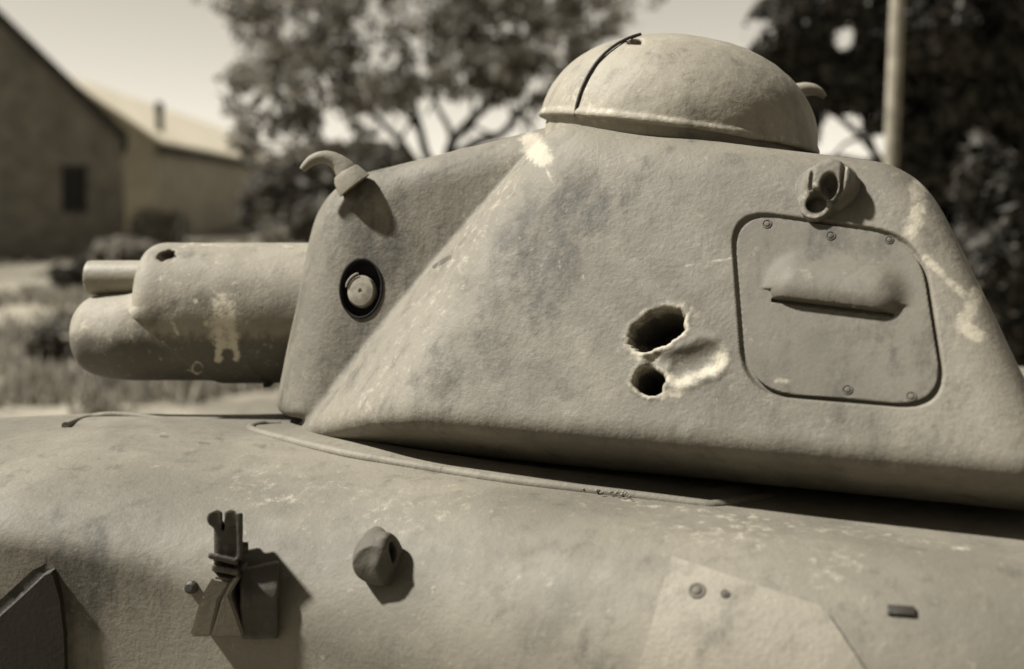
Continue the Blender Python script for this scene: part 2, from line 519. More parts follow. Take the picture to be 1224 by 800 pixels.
def build_turret():
    V, Q = nets(f_turret, (-0.62, 1.50, 1.29), (1.30, YG + 0.004, 1.97), 0.0025)
    _, g = fgrad(f_turret, V, 0.001)
    g /= np.maximum(np.linalg.norm(g, axis=1, keepdims=True), 1e-6)
    V2, hd, gd = turret_displace(V, g)
    px, py = to_px(V2)
    facing = g[:, 1] < 0.3
    wv = np.zeros(len(V)); sv = np.zeros(len(V))
    def W(x, k=1.0):
        nonlocal wv; wv = np.maximum(wv, np.where(facing, x * k, 0))
    def D(x, k=1.0):
        nonlocal sv; sv = np.maximum(sv, np.where(facing, x * k * 1.15, 0))
    W(stroke(px, py, [(634, 172), (648, 186)], 19), 1.35)
    W(stroke(px, py, [(650, 196), (662, 222)], 3), 0.7)
    W(stroke(px, py, [(1098, 222), (1096, 255), (1088, 280)], 15), 1.0)
    W(stroke(px, py, [(1106, 309), (1128, 330), (1150, 352)], 8), 0.95)
    W(stroke(px, py, [(1168, 352), (1150, 388), (1170, 400)], 14), 1.2)
    W(stroke(px, py, [(612, 200), (560, 290), (500, 395), (440, 490), (395, 515)], 30), 0.28)  # edge rubbing on the ridge, with its sunlit brightness painted in
    W(stroke(px, py, [(820, 318), (880, 308)], 2.5), 0.5)
    h1, _ = hole_d(V, HOLE1, 33*MM, 21*MM, math.radians(33), 3, 0.10)
    h2, _ = hole_d(V, HOLE2, 18*MM, 16*MM, math.radians(-20), 9, 0.07)
    onside = np.abs(s_loc(V)[2]) < 0.03
    W(np.where(onside, np.clip(1 - np.abs(h1 - 0.004) / 0.008, 0, 1), 0) * (0.55 + 0.45 * (py > px * 0 + 395 - (px - 786) * 0.6)), 1.3)
    W(np.where(onside, np.clip(1 - np.abs(h2 - 0.003) / 0.007, 0, 1), 0), 0.9)
    W(np.where(onside, np.clip(1.2 - np.abs(gd - 0.022) / 0.018, 0, 1), 0) * np.clip((py - 424 + (px - 830) * 0.35) / 12, 0.1, 1), 1.05)  # bare metal lip, painted brighter on its lit lower side
    W(blob(px, py, 772, 425, 22, 16), 1.1); W(blob(px, py, 800, 470, 26, 9, -10), 0.9)
    W(blob(px, py, 820, 370, 26, 10, 40), 0.35)
    # interior of the penetrations, depth shade painted into the colour
    inside = s_loc(V)[2]
    D(np.where((inside < -0.022) & (np.minimum(h1, h2) < 0.012), 1.0, 0), 1.3)
    D(np.where(gd < 0.016, 0.45, 0) * np.clip((430 - (px - 830) * 0.3 - py) / 8, 0, 1))  # upper side of the gouge painted darker, as shade
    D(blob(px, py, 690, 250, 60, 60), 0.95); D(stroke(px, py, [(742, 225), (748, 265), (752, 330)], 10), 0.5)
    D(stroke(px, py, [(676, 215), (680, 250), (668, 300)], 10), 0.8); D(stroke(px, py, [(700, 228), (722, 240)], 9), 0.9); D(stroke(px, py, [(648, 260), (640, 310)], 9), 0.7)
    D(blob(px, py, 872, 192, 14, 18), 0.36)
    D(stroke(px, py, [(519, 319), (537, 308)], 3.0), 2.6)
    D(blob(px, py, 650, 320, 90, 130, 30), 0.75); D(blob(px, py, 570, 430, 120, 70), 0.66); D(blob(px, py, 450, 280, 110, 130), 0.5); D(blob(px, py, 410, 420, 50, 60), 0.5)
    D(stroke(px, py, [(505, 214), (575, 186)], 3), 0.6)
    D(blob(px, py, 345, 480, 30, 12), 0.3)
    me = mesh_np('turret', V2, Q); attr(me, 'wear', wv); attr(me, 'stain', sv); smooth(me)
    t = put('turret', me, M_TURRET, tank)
    # far half, coarser, the same casting mirrored
    V, Q = nets(f_turret, (-0.62, YG - 0.004, 1.29), (1.30, 3.24, 1.97), 0.011)
    me = mesh_np('turret_far_side', V, Q); smooth(me)
    attr(me, 'wear', np.zeros(len(V))); attr(me, 'stain', np.zeros(len(V)))
    put('turret_far_side', me, M_TURRET, t)
    return t
turret = build_turret()

# ---- hatch plate with its visor hood, in side-plate coordinates
def build_hatch():
    v0 = np.array(s_px(918, 342)[:2]); v1 = np.array(s_px(1080, 361)[:2])
    vd = (v1 - v0); VL = np.linalg.norm(vd); vd /= VL; vn = np.array([-vd[1], vd[0]])
    vm = (v0 + v1) / 2
    def f(p):
        a, b, c = p[:, 0], p[:, 1], p[:, 2]
        pl = np.maximum(rpoly(a, b, 0.04, -0.0008), np.abs(c + 0.0045) - 0.0055)
        u = (a - vm[0]) * vd[0] + (b - vm[1]) * vd[1]; v = (a - vm[0]) * vn[0] + (b - vm[1]) * vn[1]
        uu = np.maximum(np.abs(u) - VL / 2 + 0.044, 0) * 0.76
        vv = np.where(v > 0, v * 0.62, v)
        hood = np.sqrt(uu ** 2 + vv ** 2 + (c + 0.004) ** 2 * 1.25) - 0.031
        hood = np.maximum(hood, -(v + 0.0215))
        hood = np.maximum(hood, -0.009 - c)
        d = np.where(v > -0.006, smin(pl, hood, 0.016), np.minimum(pl, hood))
        slit = np.maximum(np.maximum(np.abs(u) - VL / 2 + 0.010, np.abs(v + 0.0225) - 0.0032), -0.0105 - c)
        slit = np.maximum(slit, c - 0.016)
        return np.maximum(d, -slit)
    alo = min(h[0] for h in HC) - 0.03; ahi = max(h[0] for h in HC) + 0.03
    blo = min(h[1] for h in HC) - 0.03; bhi = max(h[1] for h in HC) + 0.03
    V, Q = nets(f, (alo, blo, -0.02), (ahi, bhi, 0.05), 0.0022)
    flip = np.dot(np.cross(e1, e2), nS) < 0
    if flip: Q = Q[:, ::-1]
    Vw = SO + V[:, :1] * e1 + V[:, 1:2] * e2 + V[:, 2:] * nS
    px, py = to_px(Vw)
    top = V[:, 2] > -0.004
    w_ = np.where(top, np.maximum(blob(px, py, 935, 455, 14, 6), blob(px, py, 950, 325, 40, 14) * 0.35), 0)
    s_ = np.where(top, np.clip((px - 960) / 8, 0, 1) * 0.30, 0)
    s_ = np.maximum(s_, stroke(px, py, [(905, 300), (912, 380)], 4) * 0.25)
    me = mesh_np('hatch_plate', Vw, Q); attr(me, 'wear', w_); attr(me, 'stain', s_)
    smooth(me, 40)
    h = put('hatch_plate', me, M_PLATE, tank)
    scr = None
    R3 = Matrix((e1, e2, nS)).transposed()
    for i, (x, y) in enumerate(((917, 268), (993, 282), (1063, 287), (1013, 466), (1089, 474))):
        bm = bmesh.new()
        a, b, _ = s_px(x, y)
        r = 0.0058 if i != 2 else 0.005
        prof = [(r * 1.35, 0.0), (r * 1.3, 0.0009), (r * 1.05, 0.0010), (r, -0.0012), (r * 0.86, -0.0010), (r * 0.7, 0.0013), (r * 0.3, 0.0018)]
        rings = [[bm.verts.new((rr * math.cos(k * math.pi / 8), rr * math.sin(k * math.pi / 8), zz)) for k in range(16)] for rr, zz in prof]
        for p0, p1 in zip(rings, rings[1:]):
            for k in range(16): bm.faces.new((p0[k], p0[(k+1) % 16], p1[(k+1) % 16], p1[k]))
        bm.faces.new(rings[-1])
        if flip: bmesh.ops.reverse_faces(bm, faces=bm.faces)
        M4 = R3.to_4x4(); M4.translation = Vector(s_w(a, b, 0.0016))
        bmesh.ops.transform(bm, matrix=M4, verts=bm.verts)
        put('screw', bm_me('screw', bm, 50), M_FIT, h)
    bm = bmesh.new()
    a, b, _ = s_px(1022, 367)
    bmesh.ops.create_icosphere(bm, subdivisions=2, radius=0.004)
    bmesh.ops.translate(bm, vec=Vector(s_w(a, b, 0.008)), verts=bm.verts)
    put('slit_chip', bm_me('slit_chip', bm, 60), M_LIGHT, h)
    return h
hatch = build_hatch()

# ---- sight hood above the hatch
def build_sight():
    ctr = np.array(s_px(992, 226)[:2]); low = np.array(s_px(976, 249)[:2])
    def f(p):
        a, b, c = (p[:, 0] - ctr[0]) * 1.22, (p[:, 1] - ctr[1]) * 1.22, p[:, 2]
        # stepped conical boss leaning out of the plate
        r = np.hypot(a / 1.08, b * 1.0)
        flange = np.maximum(np.hypot((a + 0.008) / 1.12, b) - 0.052, np.abs(c) - 0.005)
        body = np.hypot((a - 0.004) / 1.05, b - 0.002) - (0.047 - np.clip(c, 0, 0.05) * 0.20)
        body = smax(body, np.abs(c - 0.018) - 0.026, 0.014)
        d = smin(flange, body, 0.016)
        # hollow of the sight, opening downwards and out
        cut = np.sqrt(((a - 0.007) / 0.88) ** 2 + ((b + 0.016) / 1.35) ** 2 + ((c - 0.042) / 1.5) ** 2) - 0.019
        d = smax(d, -cut, 0.005)
        # left side notch that gives the hood its two ears
        n2 = np.maximum(np.abs(a + 0.024 + c * 0.1) - 0.003, 0.030 - c)
        d = smax(d, -n2, 0.006)
        n3 = np.maximum(np.abs(a - 0.030) - 0.003, 0.032 - c)
        d = smax(d, -n3, 0.006)
        # drilled hole in a ragged ear below
        la, lb = p[:, 0] - low[0], p[:, 1] - low[1]
        ear = np.maximum(np.hypot(la, lb) - 0.024, np.abs(c - 0.004) - 0.011)
        d = smin(d, ear, 0.012)
        hole = np.maximum(np.hypot((la - 0.002) / 1.15, lb) - 0.014, -0.012 - c)
        return smax(d, -hole, 0.003)
    lo = (min(ctr[0], low[0]) - 0.085, low[1] - 0.06, -0.016); hi = (ctr[0] + 0.085, ctr[1] + 0.08, 0.06)
    V, Q = nets(f, lo, hi, 0.0022)
    if np.dot(np.cross(e1, e2), nS) < 0: Q = Q[:, ::-1]
    V[:, 2] += 0.0008 * fbm(V, 60, 3, 2)
    Vw = SO + V[:, :1] * e1 + V[:, 1:2] * e2 + V[:, 2:] * nS
    me = mesh_np('sight_hood', Vw, Q)
    la, lb = V[:, 0] - low[0], V[:, 1] - low[1]
    attr(me, 'wear', np.clip(1 - np.abs(np.hypot(la, lb) - 0.021) / 0.008, 0, 1) * 0.6 + np.clip(1 - np.abs(V[:, 0] - ctr[0] - 0.026) / 0.006, 0, 1) * (V[:, 2] > 0.03) * 0.7)  # pale ear rim; highlight painted on the right lobe
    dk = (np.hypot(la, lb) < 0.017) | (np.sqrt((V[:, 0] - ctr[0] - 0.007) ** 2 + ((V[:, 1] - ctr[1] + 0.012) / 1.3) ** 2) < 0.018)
    attr(me, 'stain', np.where(dk & (V[:, 2] < 0.036), 1.2, 0))  # hollow and drilled hole painted dark, as deep shade
    smooth(me)
    return put('sight_hood', me, M_TURRET, tank)
build_sight()

# ---- pistol port in the cheek
def build_port():
    n = PC[0]; o = PP(431.5, 345, PC)
    ex = np.cross(np.array([0, 0, 1.0]), n); ex /= np.linalg.norm(ex)
    if ex[0] < 0: ex = -ex
    ey = np.cross(n, ex); ey = ey if ey[2] > 0 else -ey
    px_m = 2.35 / FPX
    RX, RY = 25.5 * px_m, 35 * px_m
    def ring(bm, rx, ry, c, dy=0.0, k=48):
        return [bm.verts.new(Vector(o + ex * rx * math.cos(2*math.pi*i/k) + ey * (ry * math.sin(2*math.pi*i/k) + dy) + n * c)) for i in range(k)]
    def lathe(name, prof, mat, par, cap=True):
        bm = bmesh.new(); rs = [ring(bm, *q) for q in prof]
        for p0, p1 in zip(rs, rs[1:]):
            for i in range(48): bm.faces.new((p0[i], p0[(i+1) % 48], p1[(i+1) % 48], p1[i]))
        if cap: bm.faces.new(rs[-1])
        bmesh.ops.recalc_face_normals(bm, faces=bm.faces)
        return put(name, bm_me(name, bm, 50), mat, par)
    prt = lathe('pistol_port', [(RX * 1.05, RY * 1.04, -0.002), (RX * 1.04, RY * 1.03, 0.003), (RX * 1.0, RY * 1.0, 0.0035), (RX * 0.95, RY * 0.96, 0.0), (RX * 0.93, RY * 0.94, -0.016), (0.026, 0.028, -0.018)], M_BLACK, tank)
    lathe('port_plug', [(0.0275, 0.031, -0.02, -0.005), (0.0275, 0.031, -0.004, -0.005), (0.0245, 0.028, 0.003, -0.005), (0.012, 0.014, 0.0055, -0.005), (0.004, 0.005, 0.0058, -0.005), (0.003, 0.003, 0.003, -0.005)], M_GLASS, prt)
    arc = []
    for k in range(9):
        th = math.radians(100 + k * 9)
        arc.append(Vector(o + ex * 0.0285 * math.cos(th) + ey * (0.032 * math.sin(th) - 0.003) + n * 0.004))
    put('plug_rim', bm_me('plug_rim', tube(arc, [0.0012] + [0.0024] * 7 + [0.0012], 8), 60), M_LIGHT, prt)
build_port()

# ---- gun housing, recoil sleeve and barrel
GX = lambda px: P(px, 371, YG)[0]
GZ = lambda py: P(270, py, YG)[2]
def f_gun(p):
    x, y, z = p[:, 0], p[:, 1] - YG, p[:, 2]
    zc, R = GZ(371), (GZ(291) - GZ(451)) / 2
    body = smax(np.hypot(y, z - zc) - R, (GX(176) - x) * 0.93 - np.maximum(zc + 0.02 - z, 0) * 0.9, 0.045)
    body = np.maximum(body, GX(176) - 0.002 - x + np.maximum(zc + 0.01 - z, 0) * 1.1)
    body = np.maximum(body, x - GX(440))
    zl, rl = GZ(401), (GZ(351) - GZ(451)) / 2
    xl = GX(87)
    lobe = np.hypot(y, z - zl) - rl
    lobe = smax(lobe, xl - x, 0.085)
    lobe = np.maximum(lobe, x - GX(340))
    d = smin(body, lobe, 0.045)
    # lengthwise welded cover that runs from the sleeve into the housing
    cov = np.hypot(y + 0.02, z - GZ(402)) - rl * 0.98
    cov = np.maximum(smax(cov, GX(120) - x, 0.08), x - GX(290) + (z - GZ(400)) * 0.5)
    d = smin(d, cov, 0.02)
    # torn splinter hole in the top
    hx, hz = GX(214), GZ(304)
    an = np.stack([x * 60, y * 60, z * 60], 1)
    jag = 0.35 * vnoise(an, 2.0, 5)
    hh = np.sqrt(((x - hx) / 1.9) ** 2 + ((z - hz) / 1.0) ** 2 + ((y + 0.09) / 5) ** 2) - 0.011 * (1 + jag)
    hh = np.where(y < 0, hh, 1)
    return smax(d, -hh, 0.003)
V, Q = nets(f_gun, (GX(80), YG - 0.17, GZ(470)), (GX(430), YG + 0.17, GZ(280)), 0.0034)
_, g = fgrad(f_gun, V, 0.001); g /= np.maximum(np.linalg.norm(g, axis=1, keepdims=True), 1e-6)
V = V + g * (0.0007 * fbm(V, 22, 2, 3))[:, None]
px, py = to_px(V); fc = g[:, 1] < 0.2
wv = np.maximum.reduce([stroke(px, py, [(266, 366), (269, 404)], 26) * 0.95, stroke(px, py, [(262, 395), (261, 430)], 7) * 1.25, stroke(px, py, [(276, 395), (283, 428)], 6) * 1.15,
                        stroke(px, py, [(192, 330), (191, 362)], 2.5) * 0.6, stroke(px, py, [(200, 292), (350, 294)], 4) * 0.3,
                        stroke(px, py, [(205, 385), (213, 400)], 4) * .7, blob(px, py, 233, 360, 5) * .8, blob(px, py, 247, 387, 5) * .8, blob(px, py, 296, 385, 6) * .6,
                        np.clip(1 - np.abs(np.hypot((px - 236) / 0.85, py - 440) - 7) / 2.2, 0, 1) * 0.85,
                        stroke(px, py, [(128, 396), (131, 406)], 3) * .55, stroke(px, py, [(152, 392), (158, 404)], 3) * .55, blob(px, py, 98, 388, 8, 14) * .4])
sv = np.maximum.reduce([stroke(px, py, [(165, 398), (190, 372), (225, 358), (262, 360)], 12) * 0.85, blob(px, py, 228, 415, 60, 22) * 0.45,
                        np.clip((py - 392) / 30, 0, 1) * 2.6, stroke(px, py, [(205, 306), (228, 303)], 7) * 1.0, blob(px, py, 185, 320, 6, 40) * .35])  # burnt arc is real; ramp paints shade into the lower half
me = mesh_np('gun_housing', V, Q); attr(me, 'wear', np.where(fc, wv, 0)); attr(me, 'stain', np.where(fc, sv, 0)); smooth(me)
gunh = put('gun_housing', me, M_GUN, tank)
bz = GZ(332); br = (GZ(312) - GZ(353)) / 2
bm = bmesh.new()
prof = [(GX(420), br), (GX(112), br), (GX(108), br * 0.97), (GX(107), br * 0.9), (GX(107), br * 0.56), (GX(112), br * 0.5), (GX(170), br * 0.5), (GX(171), 0.001)]
rs = [[bm.verts.new((x, YG + r * math.cos(k * math.pi / 20), bz + r * math.sin(k * math.pi / 20))) for k in range(40)] for x, r in prof]
for p0, p1 in zip(rs, rs[1:]):
    for k in range(40): bm.faces.new((p0[k], p0[(k+1) % 40], p1[(k+1) % 40], p1[k]))
bmesh.ops.recalc_face_normals(bm, faces=bm.faces)
put('gun_barrel', bm_me('gun_barrel', bm, 35), M_BARREL, gunh)
bm = bmesh.new(); box_bm(bm, (GX(318), YG - 0.05, GZ(459)), (GX(326), YG + 0.05, GZ(447)), bev=0.003)
put('stop_lug', bm_me('stop_lug', bm, 40), M_DARKST, gunh)

# ---- cupola
def build_cupola():
    YC = 2.38; c0 = P(809, 165, YC); tilt = math.atan2(-0.078, 0.53)
    ct, st = math.cos(-tilt), math.sin(-tilt)
    Rc = 163 / FPX * YC
    ax = np.array([ct, 0, -st]); az = np.array([st, 0, ct])
    def loc(p): r = p - c0; return r @ ax, r[:, 1], r @ az
    H = 0.190
    def f(p):
        x, y, z = loc(p)
        r = np.hypot(x, y)
        q = np.sqrt((r / Rc) ** 2.35 + 1e-9); 
        dome = ((np.abs(r / Rc) ** 2.25 + np.abs(np.maximum(z, -0.02) / H) ** 2.05) ** (1 / 2.15) - 1) * H * 0.93
        dome = np.maximum(dome, 0.004 - z)
        rim = np.hypot(np.maximum(r - Rc * 0.99, 0), z - 0.008) - 0.006
        rim = np.maximum(rim, np.abs(z - 0.008) - 0.005)
        neck = np.maximum(r - Rc * 0.955, np.maximum(z - 0.02, -0.12 - z))
        d = np.minimum(smin(dome, rim, 0.006), neck)
        # vision slot near the crown, towards the front-left
        sl = np.maximum(np.maximum(np.abs(x + 0.118) - 0.013, np.abs(y + 0.045 + Rc * 0.3) - 0.028), np.abs(z - 0.150) - 0.006)
        return smax(d, -sl, 0.003)
    V, Q = nets(f, c0 - np.array([0.32, 0.32, 0.15]), c0 + np.array([0.32, 0.32, 0.24]), 0.0042)
    _, g = fgrad(f, V, 0.001); g /= np.maximum(np.linalg.norm(g, axis=1, keepdims=True), 1e-6)
    V = V + g * (0.0010 * fbm(V, 18, 6, 2) + 0.0006 * fbm(V, 60, 2, 2))[:, None]
    px, py = to_px(V)
    x, y, z = loc(V)
    s_ = np.maximum(blob(px, py, 860, 100, 60, 22, 20) * 0.4, blob(px, py, 820, 95, 20, 8) * 0.4)
    w_ = np.maximum(np.where((np.abs(z - 0.012) < 0.006) & (px < 960), 0.35, 0), blob(px, py, 700, 120, 40, 40) * 0.35)  # pale rim; blob paints sunlight on the dome's left flank
    me = mesh_np('cupola', V, Q); attr(me, 'wear', w_); attr(me, 'stain', s_); smooth(me)
    cu = put('cupola', me, M_CUPOLA, tank)
    # raised hatch flap edge along the front of the dome
    pts = []
    for k in range(14):
        th = math.radians(168 - k * 0.0); zz = k / 13
        el = zz * math.radians(62)
        r = Rc * (math.cos(el)) ** 0.88 + 0.0015; hz = H * math.sin(el) ** 0.93 + 0.0015
        v = c0 + ax * (r * math.cos(math.radians(219))) + np.array([0, r * math.sin(math.radians(219)), 0]) + az * hz
        pts.append(v)
    put('flap_seam', bm_me('flap_seam', tube(pts, 0.003, 8), 60), M_DARKST, cu)
    return cu
cupola = build_cupola()

YC0 = 2.38
# ---- lifting hooks (horns)
def horn(path_px, Y, rad, par, name='lifting_hook'):
    pts = spline([P(x, y, Y) for x, y in path_px], 7)
    rr = np.interp(np.linspace(0, 1, len(pts)), np.linspace(0, 1, len(rad)), rad)
    return put(name, bm_me(name, tube(pts, list(rr), 14), 60), M_CUPOLA, par)
hk = horn([(420, 216), (412, 203), (402, 193), (388, 188), (373, 192), (361, 203)], 2.37, [0.026, 0.022, 0.016, 0.0125, 0.0105, 0.006], turret)
put('hook_collar', bm_me('hook_collar', tube([P(424, 222, 2.372), P(414, 209, 2.372), P(411, 205, 2.372)], [0.036, 0.030, 0.024], 16), 40), M_CUPOLA, turret)
horn([(925, 124), (945, 115), (958, 108), (970, 107), (979, 110), (986, 116)], YC0 + 0.08, [0.030, 0.024, 0.015, 0.012, 0.009, 0.005], cupola)

# ---- turret ring lip on the deck
RZ = 1.305
rp = [PZ(336, 507, 1.327), PZ(312, 508, 1.328), PZ(300, 514, 1.327), PZ(330, 523, 1.326), PZ(400, 540, 1.323), PZ(470, 553, 1.318), PZ(600, 574, 1.309), PZ(740, 591, 1.302), PZ(850, 605, 1.297)]
full = spline(rp, 8)
tail = [full[-1] + np.array(q) for q in ((0.06, 0.03, 0), (0.16, 0.14, -0.01), (0.32, 0.38, 0), (0.38, YG - full[-1][1], 0))]
ringp = full + spline([full[-1]] + tail, 6)[1:]
bm = tube(ringp, [0.009 if i > 6 else 0.007 for i in range(len(ringp))], 14)
ctr_r = Vector((0.42, YG, 0))
prev = None
for q in ringp[12:]:
    q = Vector(q); dv = (ctr_r - q); dv.z = 0; dv.normalize()
    row = [bm.verts.new(q + Vector((0, 0, 0.0035))), bm.verts.new(q + dv * 0.09 + Vector((0, 0, 0.006)))]
    if prev: bm.faces.new((prev[0], row[0], row[1], prev[1]))
    prev = row
put('turret_ring', bm_me('turret_ring', bm, 60), M_HULL, turret)

# ================================================================== HULL
# near side outline (Y of the wall) and shoulder radii along X
HX = np.array([-1.75, -1.35, -0.9, -0.6, -0.35, -0.1, 0.15, 0.4, 0.7, 1.1, 2.3])
HW = np.array([2.10, 2.02, 1.93, 1.88, 1.80, 1.68, 1.56, 1.45, 1.38, 1.36, 1.40])
HR = np.array([0.35, 0.34, 0.34, 0.42, 0.42, 0.28, 0.22, 0.22, 0.24, 0.26, 0.28])
HZr = np.array([0.10, 0.10, 0.11, 0.15, 0.21, 0.24, 0.22, 0.21, 0.21, 0.22, 0.24])
HT = np.array([1.20, 1.32, 1.333, 1.331, 1.324, 1.310, 1.300, 1.296, 1.292, 1.285, 1.27])
HY = np.array([2.30, 2.31, 2.32, 2.32, 2.34, 2.50, YG, YG, YG, YG, YG])
def lerp_s(x, arr):
    xs = np.asarray(x)
    k = np.linspace(-0.12, 0.12, 9)
    return sum(np.interp(xs + d, HX, arr) for d in k) / 9
def build_hull():
    nx, nv = 520, 150
    X = np.concatenate([np.linspace(-1.75, -0.95, 50, endpoint=False), np.linspace(-0.95, 0.95, nx - 110, endpoint=False), np.linspace(0.95, 2.3, 60)])
    Wl, Rw, Rz, Zt, Yc = (lerp_s(X, a) for a in (HW, HR, HZr, HT, HY))
    rows = []
    v = np.linspace(0, 1, nv)
    for i in range(len(X)):
        rw = min(Rw[i], Yc[i] - Wl[i] - 0.005)
        flatw = Yc[i] - Wl[i] - rw
        y = np.empty(nv); z = np.empty(nv)
        m1 = v < 0.25; m2 = (v >= 0.25) & (v < 0.85); m3 = v >= 0.85
        y[m1] = Yc[i] - flatw * (v[m1] / 0.25); z[m1] = Zt[i]
        th = (v[m2] - 0.25) / 0.60 * math.pi / 2
        y[m2] = Yc[i] - flatw - rw * np.sin(th); z[m2] = Zt[i] - Rz[i] * (1 - np.cos(th))
        t = (v[m3] - 0.85) / 0.15
        y[m3] = Wl[i]; z[m3] = Zt[i] - Rz[i] - t * (Zt[i] - Rz[i] - 0.80)
        rows.append(np.stack([np.full(nv, X[i]), y, z], 1))
    G = np.array(rows)
    V = G.reshape(-1, 3)
    d = 0.0012 * fbm(V, 5, 21, 2) + 0.00025 * fbm(V, 60, 23, 2)
    V = V + np.array([0, -0.5, 0.85]) * d[:, None]
    n = len(X)
    idx = np.arange(n * nv).reshape(n, nv)
    Q = np.stack([idx[:-1, :-1], idx[:-1, 1:], idx[1:, 1:], idx[1:, :-1]], -1).reshape(-1, 4)
    # mirrored far half
    V2 = V.copy(); V2[:, 1] = 2 * np.repeat(Yc, nv) - V2[:, 1]
    Va = np.concatenate([V, V2]); Qa = np.concatenate([Q, Q[:, ::-1] + len(V)])
    # nose and tail caps
    px, py = to_px(V)
    wv = np.maximum.reduce([blob(px, py, 500, 610, 120, 40) * 0.22, blob(px, py, 880, 640, 140, 30) * 0.3, blob(px, py, 330, 585, 90, 30) * .22,
                            stroke(px, py, [(745, 600), (1160, 655)], 6) * 0.35, blob(px, py, 990, 680, 60, 40) * .25])
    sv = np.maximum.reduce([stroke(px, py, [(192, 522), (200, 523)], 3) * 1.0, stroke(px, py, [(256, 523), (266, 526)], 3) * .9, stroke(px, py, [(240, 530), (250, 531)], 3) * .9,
                            stroke(px, py, [(302, 532), (316, 534)], 3.5) * 1.0, blob(px, py, 100, 610, 90, 80) * 0.35, blob(px, py, 100, 690, 120, 80) * 1.2,  # broad blobs darken the lower-left wall
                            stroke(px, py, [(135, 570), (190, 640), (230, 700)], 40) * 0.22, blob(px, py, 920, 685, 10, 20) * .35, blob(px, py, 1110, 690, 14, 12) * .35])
    z0 = np.zeros(len(V2))
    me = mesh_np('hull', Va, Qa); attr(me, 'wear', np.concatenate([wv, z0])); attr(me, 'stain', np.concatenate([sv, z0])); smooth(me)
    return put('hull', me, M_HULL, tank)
hull = build_hull()
def hull_pt(px, py, out=0.0):
    """march a pixel ray to the near hull wall; returns point, normal"""
    d = ray(px, py)
    def F(p):
        X = p[0]; Wl, Rw, Rz, Zt, Yc = (float(lerp_s(np.array([X]), a)[0]) for a in (HW, HR, HZr, HT, HY)); Rw = min(Rw, Yc - Wl - 0.005)
        yc = Wl + Rw; zc = Zt - Rz
        y, z = p[1], p[2]
        if y > yc: return z - Zt
        if z < zc: return Wl - y
        return (math.hypot((y - yc) / Rw, (z - zc) / Rz) - 1) * min(Rw, Rz)
    t = 0.9
    for _ in range(400):
        p = CAM + d * t; f = F(p)
        if f < 0.0005: break
        t += max(f * 0.5, 0.0005)
    e = 1e-3
    n = np.array([F(p + e * k) - F(p - e * k) for k in np.eye(3)]); n /= np.linalg.norm(n)
    return p + n * out, n
# lower hull, mudguards and running gear below the picture
bm = bmesh.new(); box_bm(bm, (-1.7, YG - 0.55, 0.42), (2.25, YG + 0.55, 1.0), bev=0.05)
put('lower_hull', bm_me('lower_hull', bm, 40), M_HULL, hull)
def frame_from(n, upv=(0, 0, 1)):
    n = Vector(n).normalized(); u = Vector(upv); x = u.cross(n).normalized(); y = n.cross(x)
    return Matrix((x, y, n)).transposed().to_4x4()
for s in (-1, 1):
    bm = bmesh.new(); y0, y1 = sorted((YG + s * 0.50, YG + s * 1.02))
    box_bm(bm, (-1.9, y0, 0.93), (2.4, y1, 0.95), bev=0.006)
    put('mudguard', bm_me('mudguard', bm, 40), M_HULL, tank)
    bm = bmesh.new(); prof = []
    for k in range(48):
        th = 2 * math.pi * k / 48
        cx = -1.5 if math.cos(th) < 0 else 1.95
        prof.append((cx + 0.36 * math.cos(th), 0.44 + 0.44 * math.sin(th)))
    y0, y1 = YG + s * 0.68, YG + s * 0.98
    ra = [bm.verts.new((x, y0, z)) for x, z in prof]; rb = [bm.verts.new((x, y1, z)) for x, z in prof]
    for k in range(48): bm.faces.new((ra[k], ra[(k+1) % 48], rb[(k+1) % 48], rb[k]))
    bm.faces.new(ra); bm.faces.new(rb); bmesh.ops.recalc_face_normals(bm, faces=bm.faces)
    put('track', bm_me('track', bm, 30), M_DARKST, tank)

# ---- arched strap on the deck in front of the turret
sp = spline([PZ(78, 509, 1.336), P(100, 501, 2.42), P(128, 496.5, 2.44), P(165, 498, 2.44), P(202, 504, 2.42)], 8)
put('deck_strap', bm_me('deck_strap', tube(sp, 0.0075, 10), 60), M_HULL, hull)
sp2 = spline([P(140, 500, 2.45), P(200, 504.5, 2.43), P(320, 509, 2.40)], 6)
put('deck_rail', bm_me('deck_rail', tube(sp2, 0.0065, 10), 60), M_HULL, hull)
for x0, x1 in ((108, 145), (188, 202)):
    bm = bmesh.new(); a = P(x0, 505, 2.43); b = P(x1, 500, 2.45)
    box_bm(bm, (a[0], a[1], a[2] - 0.01), (b[0], b[1] + 0.03, b[2] - 0.002), bev=0.003)
    put('hinge_block', bm_me('hinge_block', bm, 40), M_BLACK, hull)  # black fillers standing for the shade in the gaps under the strap

